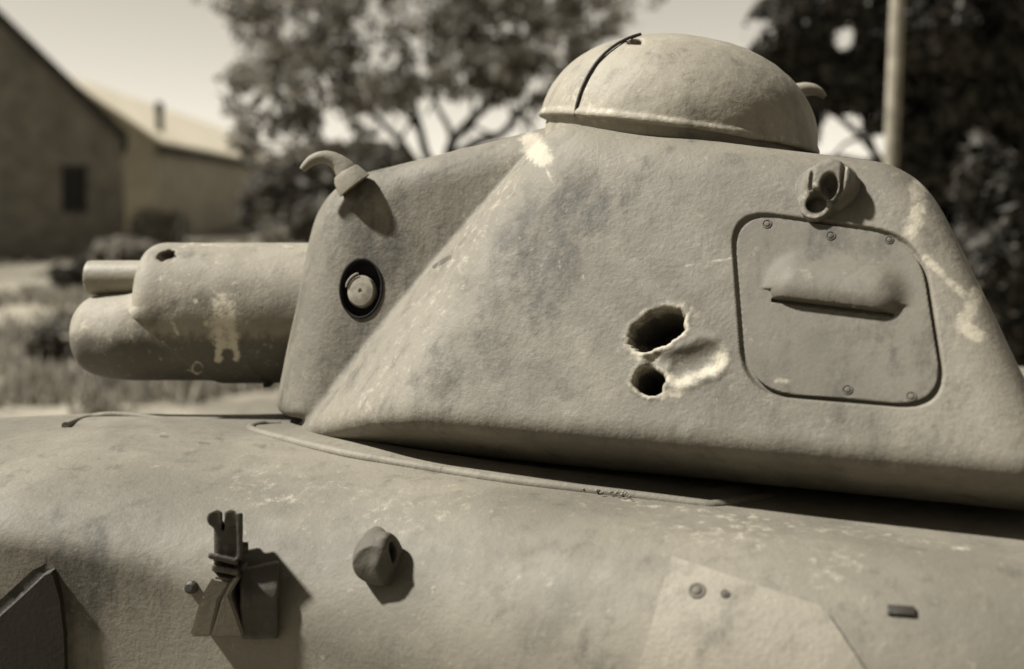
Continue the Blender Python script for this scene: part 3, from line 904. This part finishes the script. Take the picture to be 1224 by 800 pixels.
# ---- towing lug on the hull wall
def build_lug():
    p0, n = hull_pt(450, 662)
    ax = np.array([0.84, -0.50, 0.10]); ax /= np.linalg.norm(ax)
    R = frame_from(ax)
    RI = np.array(R.to_3x3())
    face = hull_pt(452, 662)[0] + ax * 0.030 + np.array([0, -0.022, 0.0])
    def f(p):
        q = (p - face) @ RI
        x, y, z = q[:, 0], q[:, 1], q[:, 2]
        # teardrop section: round below, drawn to a blunt point above
        yy = np.where(y > 0, y * 0.80, y)
        w_ = 0.036 - np.clip(y, 0, 0.06) * 0.20
        d = np.hypot(x * 0.036 / w_, yy + 0.004) - 0.036
        d = smax(d, z, 0.010)
        d = smax(d, -0.058 - z, 0.045)
        neck = np.sqrt((x + 0.0) ** 2 + (y + 0.0) ** 2 + ((z + 0.045) * 0.8) ** 2) - 0.036
        stem = np.maximum(np.hypot((p[:, 0] - face[0] + ax[0] * 0.035), p[:, 2] - face[2]) - 0.026, np.abs(p[:, 1] - face[1] - 0.06) - 0.08)
        d = smin(d, stem, 0.02)
        bore = np.maximum(np.hypot(x * 1.15, (y - 0.010) * 0.8) - 0.0125, -0.05 - z)
        return smax(d, -bore, 0.004)
    V, Q = nets(f, face - 0.15, face + 0.15, 0.003)
    V = V + 0.0008 * np.stack([fbm(V, 50, 31 + k, 2) for k in range(3)], 1)
    q = (V - face) @ RI
    me = mesh_np('towing_lug', V, Q)
    attr(me, 'wear', np.where((q[:, 2] > -0.012), 0.15, 0)); attr(me, 'stain', np.where(np.hypot(q[:, 0], (q[:, 1] - 0.01) * .8) < 0.0128, 1.2, 0.0))  # inside of the bore painted dark, as depth shade
    smooth(me); put('towing_lug', me, M_FIT, hull)
build_lug()

# ---- lamp bracket: clamp, stem, flanges, box
def build_bracket():
    YB = hull_pt(290, 690)[0][1] - 0.030
    u = YB / FPX
    def pb(px, py, dy=0.0): return Vector(P(px, py, YB + dy))
    def slab(name, poly, d0, d1, mat, par, bev=0.004):
        bm = bmesh.new()
        f_ = bm.faces.new([bm.verts.new(pb(x, y, d0)) for x, y in poly])
        r = bmesh.ops.extrude_face_region(bm, geom=[f_])
        vv = [g_ for g_ in r['geom'] if isinstance(g_, bmesh.types.BMVert)]
        bmesh.ops.translate(bm, vec=(0, d1 - d0, 0), verts=vv)
        bmesh.ops.recalc_face_normals(bm, faces=bm.faces)
        bmesh.ops.bevel(bm, geom=list(bm.edges), offset=bev, segments=2, affect='EDGES')
        return put(name, bm_me(name, bm, 40), mat, par)
    o_ = np.array(pb(290, 690))
    def loc(p):
        px_, py_ = to_px(p)
        return px_, py_, (p[:, 1] - YB)
    def rb(px_, py_, d, x0, x1, y0, y1, d0, d1, r=0.004):
        q = np.stack([np.abs(px_ - (x0 + x1) / 2) * u - (x1 - x0) / 2 * u + r, np.abs(py_ - (y0 + y1) / 2) * u - (y1 - y0) / 2 * u + r, np.abs(d - (d0 + d1) / 2) - (d1 - d0) / 2 + r], 1)
        return np.linalg.norm(np.maximum(q, 0), axis=1) + np.minimum(q.max(1), 0) - r
    def f_clamp(p):
        x, y, d = loc(p)
        sk = y - (x - 268) * 0.22
        D = rb(x, y, d, 256, 285, 622, 678, -0.014, 0.06, 0.005)
        for cx in (258, 275):
            D = smin(D, np.maximum(np.hypot(x - cx, y - 620) * u - 10.5 * u, np.abs(d - 0.01) - 0.028), 0.004)
        D = smax(D, -rb(x, y, d, 265.5, 268.5, 600, 634, -0.05, 0.05, 0.001), 0.002)
        D = smin(D, rb(x, y, d, 283, 290, 613, 670, -0.02, 0.05, 0.003), 0.003)
        D = smin(D, np.maximum(np.hypot((y - 655) * u, d + 0.002) - 0.0085, np.abs(x - 292) * u - 5 * u), 0.002)
        D = np.minimum(D, rb(x, sk, d, 249, 284, 665, 672, -0.03, 0.05, 0.003))
        return np.minimum(D, rb(x, sk, d, 253, 285, 677, 685, -0.027, 0.05, 0.003))
    V, Q = nets(f_clamp, np.array(pb(240, 700)) - np.array([0, 0.05, 0.01]), np.array(pb(302, 600)) + np.array([0, 0.07, 0.01]), 0.0022)
    V = V + 0.0006 * np.stack([fbm(V, 70, 51 + k, 2) for k in range(3)], 1)
    me = mesh_np('lamp_bracket', V, Q); smooth(me)
    x_, y_, d_ = loc(V)
    attr(me, 'wear', np.where((np.abs(y_ - (x_ - 268) * 0.22 - 681) < 5) | (np.abs(y_ - 611) < 3), 0.7, 0.0)); attr(me, 'stain', np.zeros(len(V)))
    st = put('lamp_bracket', me, M_CLAMP, hull)
    def f_box(p):
        x, y, d = loc(p)
        D = rb(x, y, d, 287, 333, 655, 764, -0.026, 0.10, 0.006)
        D = smax(D, ((680 - (x - 289) * 0.23) - y) * u, 0.004)
        D = smax(D, (-(d + 0.004) - (y - 676) * u * 0.55) * 0.85, 0.004)
        return D
    V, Q = nets(f_box, np.array(pb(278, 775)) - np.array([0, 0.05, 0.01]), np.array(pb(345, 645)) + np.array([0, 0.12, 0.01]), 0.003)
    V = V + 0.0008 * np.stack([fbm(V, 50, 61 + k, 2) for k in range(3)], 1)
    me = mesh_np('mount_box', V, Q); smooth(me)
    x_, y_, d_ = loc(V)
    attr(me, 'wear', np.where(y_ - (680 - (x_ - 289) * 0.23) < 3, 1.2, 0.0)); attr(me, 'stain', np.zeros(len(V)))  # top facet painted pale as if sunlit
    put('mount_box', me, M_CLAMP, st)
    slab('mount_web', [(279, 690), (287, 690), (274, 712), (292, 762), (252, 762), (264, 718)], -0.03, 0.08, M_HULL, st, 0.003)
    slab('mount_leg', [(254, 690), (279, 694), (262, 718), (252, 762), (226, 762), (240, 714)], -0.022, 0.08, M_HULL, st, 0.004)
    q0_, n0_ = hull_pt(230, 702)
    put('mount_bolt', bm_me('mount_bolt', tube([q0_ - n0_ * 0.01, q0_ + n0_ * 0.008, q0_ + n0_ * 0.012], [0.010, 0.010, 0.006], 10), 30), M_DARKST, st)
build_bracket()

# ---- dark rounded body filling the front corner
YS = hull_pt(90, 720)[0][1] - 0.012
bm = bmesh.new()
f_ = bm.faces.new([bm.verts.new(Vector(P(x, y, YS))) for x, y in ((-160, 830), (-60, 770), (10, 708), (44, 676), (62, 668), (76, 680), (86, 715), (91, 760), (93, 830))])
r_ = bmesh.ops.extrude_face_region(bm, geom=[f_])
bmesh.ops.translate(bm, vec=(0, 0.16, 0), verts=[g_ for g_ in r_['geom'] if isinstance(g_, bmesh.types.BMVert)])
bmesh.ops.recalc_face_normals(bm, faces=bm.faces)
bmesh.ops.bevel(bm, geom=list(bm.edges), offset=0.02, segments=5, affect='EDGES')
sbx = put('stowage_box', bm_me('stowage_box', bm, 70), M_DARKST, hull)


# ---- bolted plate low on the hull wall
def build_plate():
    poly = [(804, 671), (985, 731), (1075, 812), (1060, 830), (758, 830)]
    bm = bmesh.new(); K = 14; g_ = []
    c4 = [(804, 671), (985, 731), (1052, 828), (758, 828)]
    for a_i in range(K + 1):
        row = []
        for b_i in range(K + 1):
            u_, v_ = b_i / K, a_i / K
            x = (1-u_)*(1-v_)*c4[0][0] + u_*(1-v_)*c4[1][0] + u_*v_*c4[2][0] + (1-u_)*v_*c4[3][0]
            y = (1-u_)*(1-v_)*c4[0][1] + u_*(1-v_)*c4[1][1] + u_*v_*c4[2][1] + (1-u_)*v_*c4[3][1]
            p, n = hull_pt(x, y)
            row.append(bm.verts.new(Vector(p + n * 0.011)))
        g_.append(row)
    for a_i in range(K):
        for b_i in range(K): bm.faces.new((g_[a_i][b_i], g_[a_i+1][b_i], g_[a_i+1][b_i+1], g_[a_i][b_i+1]))
    bmesh.ops.recalc_face_normals(bm, faces=bm.faces)
    fs = list(bm.faces)
    if fs[0].normal.y > 0: bmesh.ops.reverse_faces(bm, faces=fs)
    bmesh.ops.solidify(bm, geom=fs, thickness=0.012)
    bmesh.ops.recalc_face_normals(bm, faces=bm.faces)
    pl = put('side_plate', bm_me('side_plate', bm, 40), M_LIGHT, hull)
    for x, y, r_ in ((835, 711, 0.0095), (868, 715, 0.005)):
        q, nn = hull_pt(x, y, 0.0112)
        bm = bmesh.new(); k = 20; R = frame_from(nn)
        prof = [(r_ * 1.25, 0.0002), (r_ * 1.2, 0.0016), (r_ * 0.95, 0.0016), (r_ * 0.9, 0.0006), (r_ * 0.75, 0.0006), (r_ * 0.6, 0.0024), (r_ * 0.2, 0.003)]
        rs = [[bm.verts.new((rr * math.cos(2*math.pi*i/k), rr * math.sin(2*math.pi*i/k), zz)) for i in range(k)] for rr, zz in prof]
        for p0, p1 in zip(rs, rs[1:]):
            for i in range(k): bm.faces.new((p0[i], p0[(i+1) % k], p1[(i+1) % k], p1[i]))
        bm.faces.new(rs[-1])
        R.translation = Vector(q); bmesh.ops.transform(bm, matrix=R, verts=bm.verts)
        put('screw', bm_me('screw', bm, 50), M_FIT, pl)
    p, n = hull_pt(1077, 731)
    bm = bmesh.new(); R = frame_from(n); R.translation = Vector(p)
    box_bm(bm, (-0.017, -0.008, -0.01), (0.017, 0.006, 0.006), M=R, bev=0.002)
    put('stowage_clip', bm_me('stowage_clip', bm, 40), M_DARKST, hull)
build_plate()
# weld spatter lump on the ring
bm = bmesh.new()
for k in range(26):
    x = 695 + k * 2.3; q = PZ(x, 584 + (x - 700) * 0.125 + random.uniform(-3, 3), RZ + 0.003)
    bmesh.ops.create_icosphere(bm, subdivisions=2, radius=random.uniform(0.0018, 0.0034), matrix=Matrix.Translation(Vector(q)))
put('weld_bead', bm_me('weld_bead', bm, 60), M_LIGHT, turret)

# ================================================================== BACKGROUND
def card_leaves(name, pts, size, mat, parent, seed=0):
    rg = np.random.default_rng(seed)
    n = len(pts)
    d = rg.normal(size=(n, 3)); d /= np.linalg.norm(d, axis=1, keepdims=True)
    e = rg.normal(size=(n, 3)); e -= d * (e * d).sum(1, keepdims=True); e /= np.linalg.norm(e, axis=1, keepdims=True)
    s = size * rg.uniform(0.6, 1.35, (n, 1))
    V = np.stack([pts - d * s, pts + e * s * 0.45, pts + d * s, pts - e * s * 0.45], 1).reshape(-1, 3)
    V[1::4] += np.cross(d, e) * s * 0.15
    F = np.arange(4 * n).reshape(n, 4)
    me = mesh_np(name, V, F)
    o = put(name, me, mat, parent); return o
def leaf_mat(name, v, var=0.5, trans=0.25):
    m, t, p = newmat(name, 0.6, 0.3)
    inf = N(t, 'ShaderNodeNewGeometry').outputs['Random Per Island']
    col = mixc(t, inf, T(v * (1 - var), 0.7), T(v * (1 + var), 0.9))
    t.links.new(col, p.inputs['Base Color'])
    tr = N(t, 'ShaderNodeBsdfTranslucent'); t.links.new(col, tr.inputs[0])
    mx = N(t, 'ShaderNodeMixShader'); mx.inputs[0].default_value = trans
    t.links.new(p.outputs[0], mx.inputs[1]); t.links.new(tr.outputs[0], mx.inputs[2])
    t.links.new(mx.outputs[0], t.nodes['Material Output'].inputs[0])
    return m
M_LEAF = leaf_mat('mid_foliage', 0.20, 0.5, 0.6); M_LEAFD = leaf_mat('dark_foliage', 0.06, 0.6, 0.25); M_LEAFP = leaf_mat('pale_foliage', 0.24, 0.4)
M_BARK = flat('bark', 0.05, 0.9, 0.6, 9, 0.4, 0.5)
M_BARKP = flat('pale_pole_wood', 0.27, 0.8, 1.0, 7, 0.3, 0.3)
def clump_pts(blobs, n, seed, shell=0.55, gap=-0.25, gs=1.9):
    rg = np.random.default_rng(seed)
    vol = np.array([b[3] * b[4] * b[5] for b in blobs]) ** 0.75; vol /= vol.sum()
    out = []
    for b, w_ in zip(blobs, vol):
        k = int(n * w_) + 1
        d = rg.normal(size=(k, 3)); d /= np.linalg.norm(d, axis=1, keepdims=True)
        r = rg.uniform(shell ** 3, 1.15, (k, 1)) ** (1 / 3)
        out.append(np.array(b[:3]) + d * r * np.array(b[3:6]))
    p = np.concatenate(out)
    # break up into sprays with gaps
    g = fbm(p, gs, seed % 13 + 1, 2)
    return p[g > gap]
def limb_mesh(limbs):
    bm = bmesh.new()
    for pts, r0, r1 in limbs:
        sp_ = spline(pts, 5)
        rr = list(np.linspace(r0, r1, len(sp_)))
        b2 = tube(sp_, rr, 7)
        tmp = bpy.data.meshes.new('t'); b2.to_mesh(tmp); b2.free(); bm.from_mesh(tmp); bpy.data.meshes.remove(tmp)
    return bm
def tree(label, base, trunk_pts, r0, limbs, blobs, nleaf, lsize, mat, seed, group='trees behind the tank', gap=-0.25, gs=1.9):
    t = tag(empty('broadleaf_tree', base), label, 'tree', group)
    put('trunk', bm_me('trunk', limb_mesh([(trunk_pts, r0, r0 * 0.6)]), 60), M_BARK, t)
    if limbs: put('limbs', bm_me('limbs', limb_mesh(limbs), 60), M_BARK, t)
    p = clump_pts(blobs, nleaf, seed, 0.4, gap, gs)
    card_leaves('crown', p, lsize, mat, t, seed)
    return t
def B(px, py, Y, rx, rz, ry=None):
    c = P(px, py, Y); s = Y / FPX
    return (c[0], c[1], c[2], rx * s, (ry or rx) * s, rz * s)
# open-crowned tree behind the turret front
Y1 = 17.0
fork = P(536, 196, Y1); base = np.array([fork[0] + 0.1, Y1, 0])
limbs = []
def L(pxs, r0, r1, dy=0.0): limbs.append(([P(x, y, Y1 + dy * i / max(1, len(pxs) - 1)) for i, (x, y) in enumerate(pxs)], r0, r1))
L([(534, 200), (541, 170), (562, 145), (590, 118), (612, 70), (622, 20)], 0.085, 0.03)
L([(533, 205), (512, 190), (503, 160), (495, 125), (490, 80), (470, 30)], 0.075, 0.03, 0.6)
L([(532, 205), (500, 196), (478, 168), (450, 140), (410, 110), (370, 70)], 0.07, 0.02, -0.5)
L([(541, 190), (570, 170), (600, 160), (625, 130), (650, 112), (690, 90)], 0.075, 0.03, 0.8)
L([(541, 170), (535, 150), (522, 125), (515, 80), (520, 20)], 0.05, 0.02, 0.5)
L([(478, 168), (488, 150), (496, 135)], 0.03, 0.02)
L([(595, 162), (580, 158), (562, 148)], 0.03, 0.02)
L([(503, 160), (480, 130), (440, 90), (420, 40)], 0.04, 0.015)
for k in range(26):
    x0 = random.uniform(330, 680); y0 = random.uniform(60, 135)
    L([(x0, y0 + 30), (x0 + random.uniform(-20, 20), y0), (x0 + random.uniform(-45, 45), y0 - 45)], 0.022, 0.008, random.uniform(-0.8, 0.8))
blobs = [B(400, 95, Y1, 90, 42), B(330, 120, Y1 + 0.5, 62, 48), B(470, 80, Y1, 70, 34), B(560, 72, Y1, 85, 36), B(640, 95, Y1 + 0.5, 48, 32), B(610, 30, Y1, 90, 40), B(480, 10, Y1, 120, 55),
         B(360, 30, Y1, 90, 55), B(380, 150, Y1 + 0.8, 55, 26), B(420, 168, Y1 + 1, 40, 16), B(655, 120, Y1 - .4, 26, 18), B(310, 165, Y1 + .5, 36, 18), B(560, -60, Y1, 150, 70), B(350, -30, Y1, 130, 60), B(680, -20, Y1, 90, 60), B(440, 128, Y1 - .5, 30, 18), B(520, 110, Y1, 36, 14), B(590, 112, Y1, 34, 15)]
tree('open-crowned leafy tree with dark forked branches behind the turret front', tuple(base), [base, (base[0], Y1, 1.0), fork], 0.17, limbs, blobs + [B(290, 100, Y1, 34, 24), B(350, 85, Y1 - 1, 70, 30), B(450, 110, Y1 - 1, 60, 26), B(540, 95, Y1 - 1, 60, 24), B(620, 85, Y1 - 1, 60, 28), B(330, 175, Y1 + 1, 60, 22), B(400, 140, Y1 + 1, 60, 20), B(665, 60, Y1, 40, 40), B(300, 130, Y1, 26, 22), B(660, 95, Y1 + 1, 50, 40), B(690, 40, Y1 + 1, 60, 45), B(720, 0, Y1 + 1, 70, 40), B(640, 130, Y1 + 1, 40, 18)], 60000, 0.066, M_LEAF, 5, gap=0.2, gs=3.4)
# darker round tree behind, filling the gap to the barn
Y2 = 27.0
b2 = P(420, 300, Y2); b2[2] = 0
blobs = [B(430, 205, Y2, 75, 34), B(350, 232, Y2, 52, 45), B(470, 235, Y2, 70, 40), B(380, 190, Y2, 40, 18), B(405, 260, Y2, 85, 35), B(320, 255, Y2, 35, 34)]
tree('low dark leafy tree filling the gap beside the long barn', tuple(b2), [b2, b2 + np.array([0.1, 0, 0.8]), P(425, 235, Y2)], 0.2, [], blobs, 16000, 0.15, leaf_mat('shade_foliage', 0.11, 0.5, 0.3), 8)
# dark tree right of the cupola
Y3 = 13.0
b3 = P(1110, 300, Y3); b3[2] = 0
limbs = []
Y1s = Y1; Y1 = Y3
L([(1105, 260), (1062, 205), (1030, 165), (1000, 138), (975, 120)], 0.05, 0.025)
L([(1105, 250), (1100, 190), (1110, 130), (1130, 60)], 0.09, 0.05)
L([(1050, 190), (1040, 160), (1045, 120)], 0.03, 0.012)
L([(1030, 165), (1010, 172), (990, 195)], 0.025, 0.01)
Y1 = Y1s
blobs = [B(960, 112, Y3, 40, 34), B(1010, 98, Y3, 52, 36), B(1060, 110, Y3, 40, 40), B(1120, 120, Y3, 55, 60), B(1180, 130, Y3, 60, 70), B(1130, 210, Y3, 48, 50), B(1190, 240, Y3, 55, 60),
         B(1100, 40, Y3, 110, 50), B(980, 55, Y3, 45, 30), B(1150, 300, Y3, 60, 50), B(945, 40, Y3, 55, 45), B(1010, 5, Y3, 80, 55), B(1100, -30, Y3, 110, 60), B(1200, 0, Y3, 90, 80), B(962, 150, Y3, 18, 26), B(1000, 205, Y3 + 1, 40, 16), B(1050, 205, Y3 + 1, 30, 14), B(1090, 160, Y3, 26, 60), B(1240, 180, Y3, 60, 120), B(960, 85, Y3, 30, 30), B(1150, 170, Y3 + 1, 60, 80), B(1110, 250, Y3 + 1, 50, 50), B(1160, 60, Y3, 80, 50), B(1045, 150, Y3, 14, 12)]
tree('dense dark tree rising to the right of the cupola behind the pole', tuple(b3), [b3, b3 + np.array([0.02, 0, 1.0]), P(1105, 250, Y3)], 0.15, limbs, blobs, 100000, 0.07, M_LEAFD, 9, gap=-0.3, gs=2.6)
# pole
pb0 = P(1063, 300, 9.5); pt0 = P(1078, -40, 9.5)
pole = tag(empty('wooden_pole', (pb0[0], 9.5, 0)), 'pale slender wooden pole standing in front of the dark tree', 'pole')
bx = P(1064, 197, 9.5)[0]
put('shaft', bm_me('shaft', tube([(bx, 9.5, 0), (bx + 0.004, 9.5, 1.4), (bx + 0.01, 9.5, 3.0), (bx + 0.02, 9.5, 4.6)], [0.062, 0.058, 0.054, 0.05], 18), 60), M_BARKP, pole)
put('cap', bm_me('cap', tube([(bx + 0.02, 9.5, 4.59), (bx + 0.02, 9.5, 4.63), (bx + 0.02, 9.5, 4.66)], [0.056, 0.056, 0.02], 18), 40), M_DARKST, pole)

# ---- added trees out of view behind the camera, blocking low sky to deepen shade
for k, (x, y, hgt) in enumerate(((-9.5, -9.0, 7.5), (-4.2, -7.0, 6.8), (0.6, -8.2, 7.8), (5.2, -6.6, 7.0), (9.8, -7.8, 7.4), (12.5, -1.5, 6.6))):
    rg = np.random.default_rng(60 + k)
    bl = [(x + rg.uniform(-1.8, 1.8), y + rg.uniform(-1.0, 1.0), hgt * rg.uniform(0.12, 0.85), 1.7, 1.3, 1.1) for _ in range(12)]
    bs = np.array([x, y, 0.0])
    tree(['spreading yard tree at the far left end of the row behind the photographer', 'low bushy yard tree second in the row behind the photographer', 'tallest yard tree in the row directly behind the photographer',
          'rounded yard tree fourth in the row behind the photographer', 'broad yard tree ending the row behind the photographer', 'lone yard tree off the rear end of the tank'][k],
         tuple(bs), [bs, bs + np.array([0.1, 0, hgt * 0.3]), bs + np.array([0, 0.1, hgt * 0.7])], 0.22, [], bl, 5000, 0.26, M_LEAFD, 70 + k, group='trees on the photographer side of the yard', gap=-0.6)

# ---- bushes
def bush(label, px, Y, hpx, wpx, mat, n, ls, seed):
    c = P(px, 300, Y); c[2] = 0; s = Y / FPX
    t = tag(empty('bush', tuple(c)), label, 'bush', 'bushes at the far yard edge')
    blobs = []
    rg = np.random.default_rng(seed)
    for k in range(6):
        blobs.append((c[0] + rg.uniform(-.6, .6) * wpx * s, c[1] + rg.uniform(-.5, .5) * wpx * s, hpx * s * rg.uniform(0.35, 0.8), wpx * s * 0.5, wpx * s * 0.5, hpx * s * 0.32))
    card_leaves('foliage', clump_pts(blobs, n, seed, 0.3), ls, mat, t, seed)
    put('stem', bm_me('stem', limb_mesh([([c, c + np.array([0.05, 0, hpx * s * 0.3]), c + np.array([0.0, 0, hpx * s * 0.6])], 0.05, 0.02)]), 60), M_BARK, t)
bush('pale rounded bush beside the thin dark post in front of the barn', 192, 33, 52, 34, M_LEAFP, 3500, 0.14, 21)
bush('pale leafy bush close to the gun housing in front of the low dark tree', 325, 24, 60, 38, M_LEAFP, 3000, 0.11, 22)
bush('dark scrubby bush at the foot of the gabled house', 92, 22, 40, 30, M_LEAFD, 2500, 0.11, 23)
bush('grey scrubby bush showing above the gun sleeve', 130, 15, 36, 40, M_LEAF, 2500, 0.08, 24)
bush('large dark bush beyond the turret rear', 1190, 9, 330, 60, M_LEAFD, 9000, 0.06, 25)
# thin post
pp_ = P(219, 300, 30); pp_[2] = 0
top = P(219, 258, 30)
po = put('fence_post', bm_me('fence_post', tube([pp_, (pp_[0], pp_[1], top[2])], [0.07, 0.06], 10), 40), M_BARK)
tag(po, 'thin dark post standing beside the pale bush', 'post')

bush('mid-grey rounded bush on the near side of the yard wall', 150, 26, 44, 46, M_LEAF, 3000, 0.12, 26)
bush('sunlit straggly bush nearest the gun barrel tip', 84, 12.5, 66, 50, M_LEAF, 3500, 0.07, 27)
bush('small pale bush standing alone in the dry grass', 255, 20, 46, 30, M_LEAFP, 2200, 0.09, 28)
# ---- rough grass of the yard (uncountable)
def grass():
    rg = np.random.default_rng(41)
    n = 60000
    Y = 5.0 * (9.0 ** rg.random(n)); X = -Y * rg.uniform(0.02, 0.62, n) + 0.4
    p = np.stack([X, Y, np.zeros(n)], 1)
    p = p[fbm(p, 0.55, 3, 3) > -0.15]; n = len(p)
    h = rg.uniform(0.08, 0.30, n) * (0.7 + 0.5 * np.clip(fbm(p, 0.3, 5, 2), -1, 1))
    a = rg.uniform(0, 2 * np.pi, n); wd = 0.008 + 0.0012 * p[:, 1]
    sx = np.stack([np.cos(a), np.sin(a), np.zeros(n)], 1) * wd[:, None]
    lean = np.stack([rg.normal(size=n), rg.normal(size=n), np.zeros(n)], 1) * h[:, None] * 0.3
    up = np.stack([np.zeros(n), np.zeros(n), h], 1)
    V = np.stack([p - sx, p + sx, p + sx * 0.25 + up + lean, p - sx * 0.25 + up + lean], 1).reshape(-1, 3)
    me = mesh_np('grass', V, np.arange(4 * n).reshape(n, 4))
    tag(put('grass', me, leaf_mat('dry_grass_blades', 0.25, 0.5, 0.3)), 'rough dry grass growing across the yard behind the tank', 'grass', kind='stuff')
grass()
# ---- gabled house and long barn
M_BRICK = flat('dark_brick', 0.15, 0.9, 0.8, 2.5, 0.25)
M_ROOFD = flat('dark_roof_edge', 0.035, 0.9, 0.6, 3, 0.3)
M_PLASTER = flat('grey_plaster', 0.28, 0.9, 0.9, 0.8, 0.22)
M_PLASTERP = flat('pale_plaster', 0.30, 0.9, 1.0, 1.0, 0.15)
M_ROOFP = flat('pale_sheet_roof', 0.62, 0.7, 1.0, 0.6, 0.12)
M_WIN = flat('dark_window', 0.015, 0.3, 0.3)
def poly_obj(name, polys, mat, par):
    bm = bmesh.new()
    for p in polys: bm.faces.new([bm.verts.new(Vector(q)) for q in p])
    bmesh.ops.remove_doubles(bm, verts=bm.verts, dist=1e-4)
    bmesh.ops.recalc_face_normals(bm, faces=bm.faces)
    return put(name, bm_me(name, bm), mat, par)
def gable(name, label, o, ux, uy, halfw, depth, ze, zr, mats, over=0.25, thick=0.18):
    """o: middle of the near gable foot; ux across, uy backwards"""
    o = np.array(o, float); ux = np.array(ux, float); uy = np.array(uy, float); Z = np.array([0, 0, 1.0])
    t = tag(empty(name, tuple(o)), label, 'building')
    A, Bp = o - ux * halfw, o + ux * halfw
    A2, B2 = A + uy * depth, Bp + uy * depth
    e = Z * ze; r = Z * zr
    poly_obj('gable_wall', [[A, Bp, Bp + e, o + r, A + e]], mats[0], t)
    poly_obj('side_wall', [[Bp, B2, B2 + e, Bp + e]], mats[1], t)
    poly_obj('side_wall', [[A, A2, A2 + e, A + e]], mats[1], t)
    m2 = o + uy * depth
    poly_obj('gable_wall', [[B2, A2, A2 + e, m2 + r, B2 + e]], mats[0], t)
    sl = (zr - ze) / halfw
    for s in (-1, 1):
        ev = ux * s * (halfw + over) + Z * (ze - sl * over)
        f0 = o - uy * over; f1 = o + uy * (depth + over)
        q = [f0 + ev, f1 + ev, f1 + r, f0 + r]
        q = [k + Z * 0.02 for k in q]; qt = [k + Z * thick for k in q]
        polys = [q[::-1], qt] + [[q[i], q[(i+1) % 4], qt[(i+1) % 4], qt[i]] for i in range(4)]
        poly_obj('roof', polys, mats[2], t)
    return t
# gabled house: right-hand wall runs along the line of sight
Yh = 33.0
er = P(146, 168, Yh)                       # right eave, front
dirv = np.array([er[0] * 1.03, er[1], 0]); dirv /= np.linalg.norm(dirv)
ux = np.array([dirv[1], -dirv[0], 0])
hwid = 5.2
oh = np.array([er[0], er[1], 0]) - ux * hwid
zr = er[2] + hwid * 1.02
house = gable('gabled_house', 'dark gabled house with a small black window beyond the gun muzzle', oh, ux, dirv, hwid, 9, er[2], zr, (M_BRICK, M_BRICK, M_ROOFD), 0.15, 0.32)
wc = P(88, 226, Yh)
def on_front(px, py):                      # point on the gable wall
    return PP(px, py, (dirv, oh))
quad = [on_front(77, 251), on_front(101, 251), on_front(101, 201), on_front(77, 201)]
off = -dirv * 0.02
win = poly_obj('window', [[q + off for q in quad]], M_WIN, house)
for (xa, ya), (xb, yb) in (((74, 253), (104, 253)), ((74, 199), (104, 199)), ((76, 253), (76, 199)), ((102, 253), (102, 199)), ((89, 253), (89, 199)), ((76, 228), (102, 228))):
    put('window_frame', bm_me('window_frame', tube([on_front(xa, ya) - dirv * 0.03, on_front(xb, yb) - dirv * 0.03], 0.035, 4)), M_ROOFD, win)
# barn
nc = P(185, 166, 47.0); fc_ = P(312, 195, 80.0)
uyb = np.array([fc_[0] - nc[0], fc_[1] - nc[1], 0]); ln = np.linalg.norm(uyb); uyb /= ln
uxb = np.array([uyb[1], -uyb[0], 0])
hb = 3.4
ob = np.array([nc[0], nc[1], 0]) - uxb * hb
barn = gable('long_barn', 'long low barn with a pale sheet roof and grey side wall', ob, uxb, uyb, hb, ln + 6, nc[2], nc[2] + 2.3, (M_PLASTERP, M_PLASTER, M_ROOFP), 0.3, 0.12)
# dark fascia under the eave and stovepipe on the roof
fa = np.array([nc[0], nc[1], 0]) + uxb * 0.32 + np.array([0, 0, nc[2] - 0.42])
fb = fa + uyb * (ln + 6)
put('eave_gutter', bm_me('eave_gutter', tube([fa - uyb * 0.3, fb], 0.14, 8)), M_ROOFD, barn)
sp0 = P(191, 152, 50.0); 
put('stovepipe', bm_me('stovepipe', tube([sp0 - np.array([0, 0, 0.4]), sp0 + np.array([0, 0, 0.62]), sp0 + np.array([0, 0, 0.66]), sp0 + np.array([0, 0, 1.0])], [0.15, 0.15, 0.21, 0.13], 12), 40), M_ROOFD, barn)
# low yard wall
l0 = P(104, 296, 37); l1 = P(176, 294, 38)
wl = empty('yard_wall', ((l0[0] + l1[0]) / 2, 37.5, 0)); tag(wl, 'low pale yard wall in front of the long barn', 'wall')
bm = bmesh.new(); box_bm(bm, (l0[0], 37.3, 0), (l1[0], 37.6, 0.55), bev=0.02)
put('wall_body', bm_me('wall_body', bm, 40), M_PLASTERP, wl)
bm = bmesh.new(); box_bm(bm, (l0[0] - .05, 37.25, 0.552), (l1[0] + .05, 37.65, 0.62), bev=0.02)
put('coping', bm_me('coping', bm, 40), M_ROOFP, wl)
# ---- far hedgerow closing the field (reads as one mass)
def hedgerow():
    rg = np.random.default_rng(91); n = 22000
    X = rg.uniform(-95, 110, n); Y = 95 + rg.normal(size=n) * 1.6 + X * 0.05
    top = 3.0 + 0.9 * fbm(np.stack([X, X * 0, X * 0], 1), 0.16, 4, 3)
    Z = top * rg.random(n) ** 0.7
    o = card_leaves('far_hedgerow', np.stack([X, Y, np.clip(Z, 0.05, None)], 1), 0.42, M_LEAFD, None, 92)
    tag(o, 'dark far-off hedgerow closing the field behind the tank', 'hedge', kind='stuff')
hedgerow()
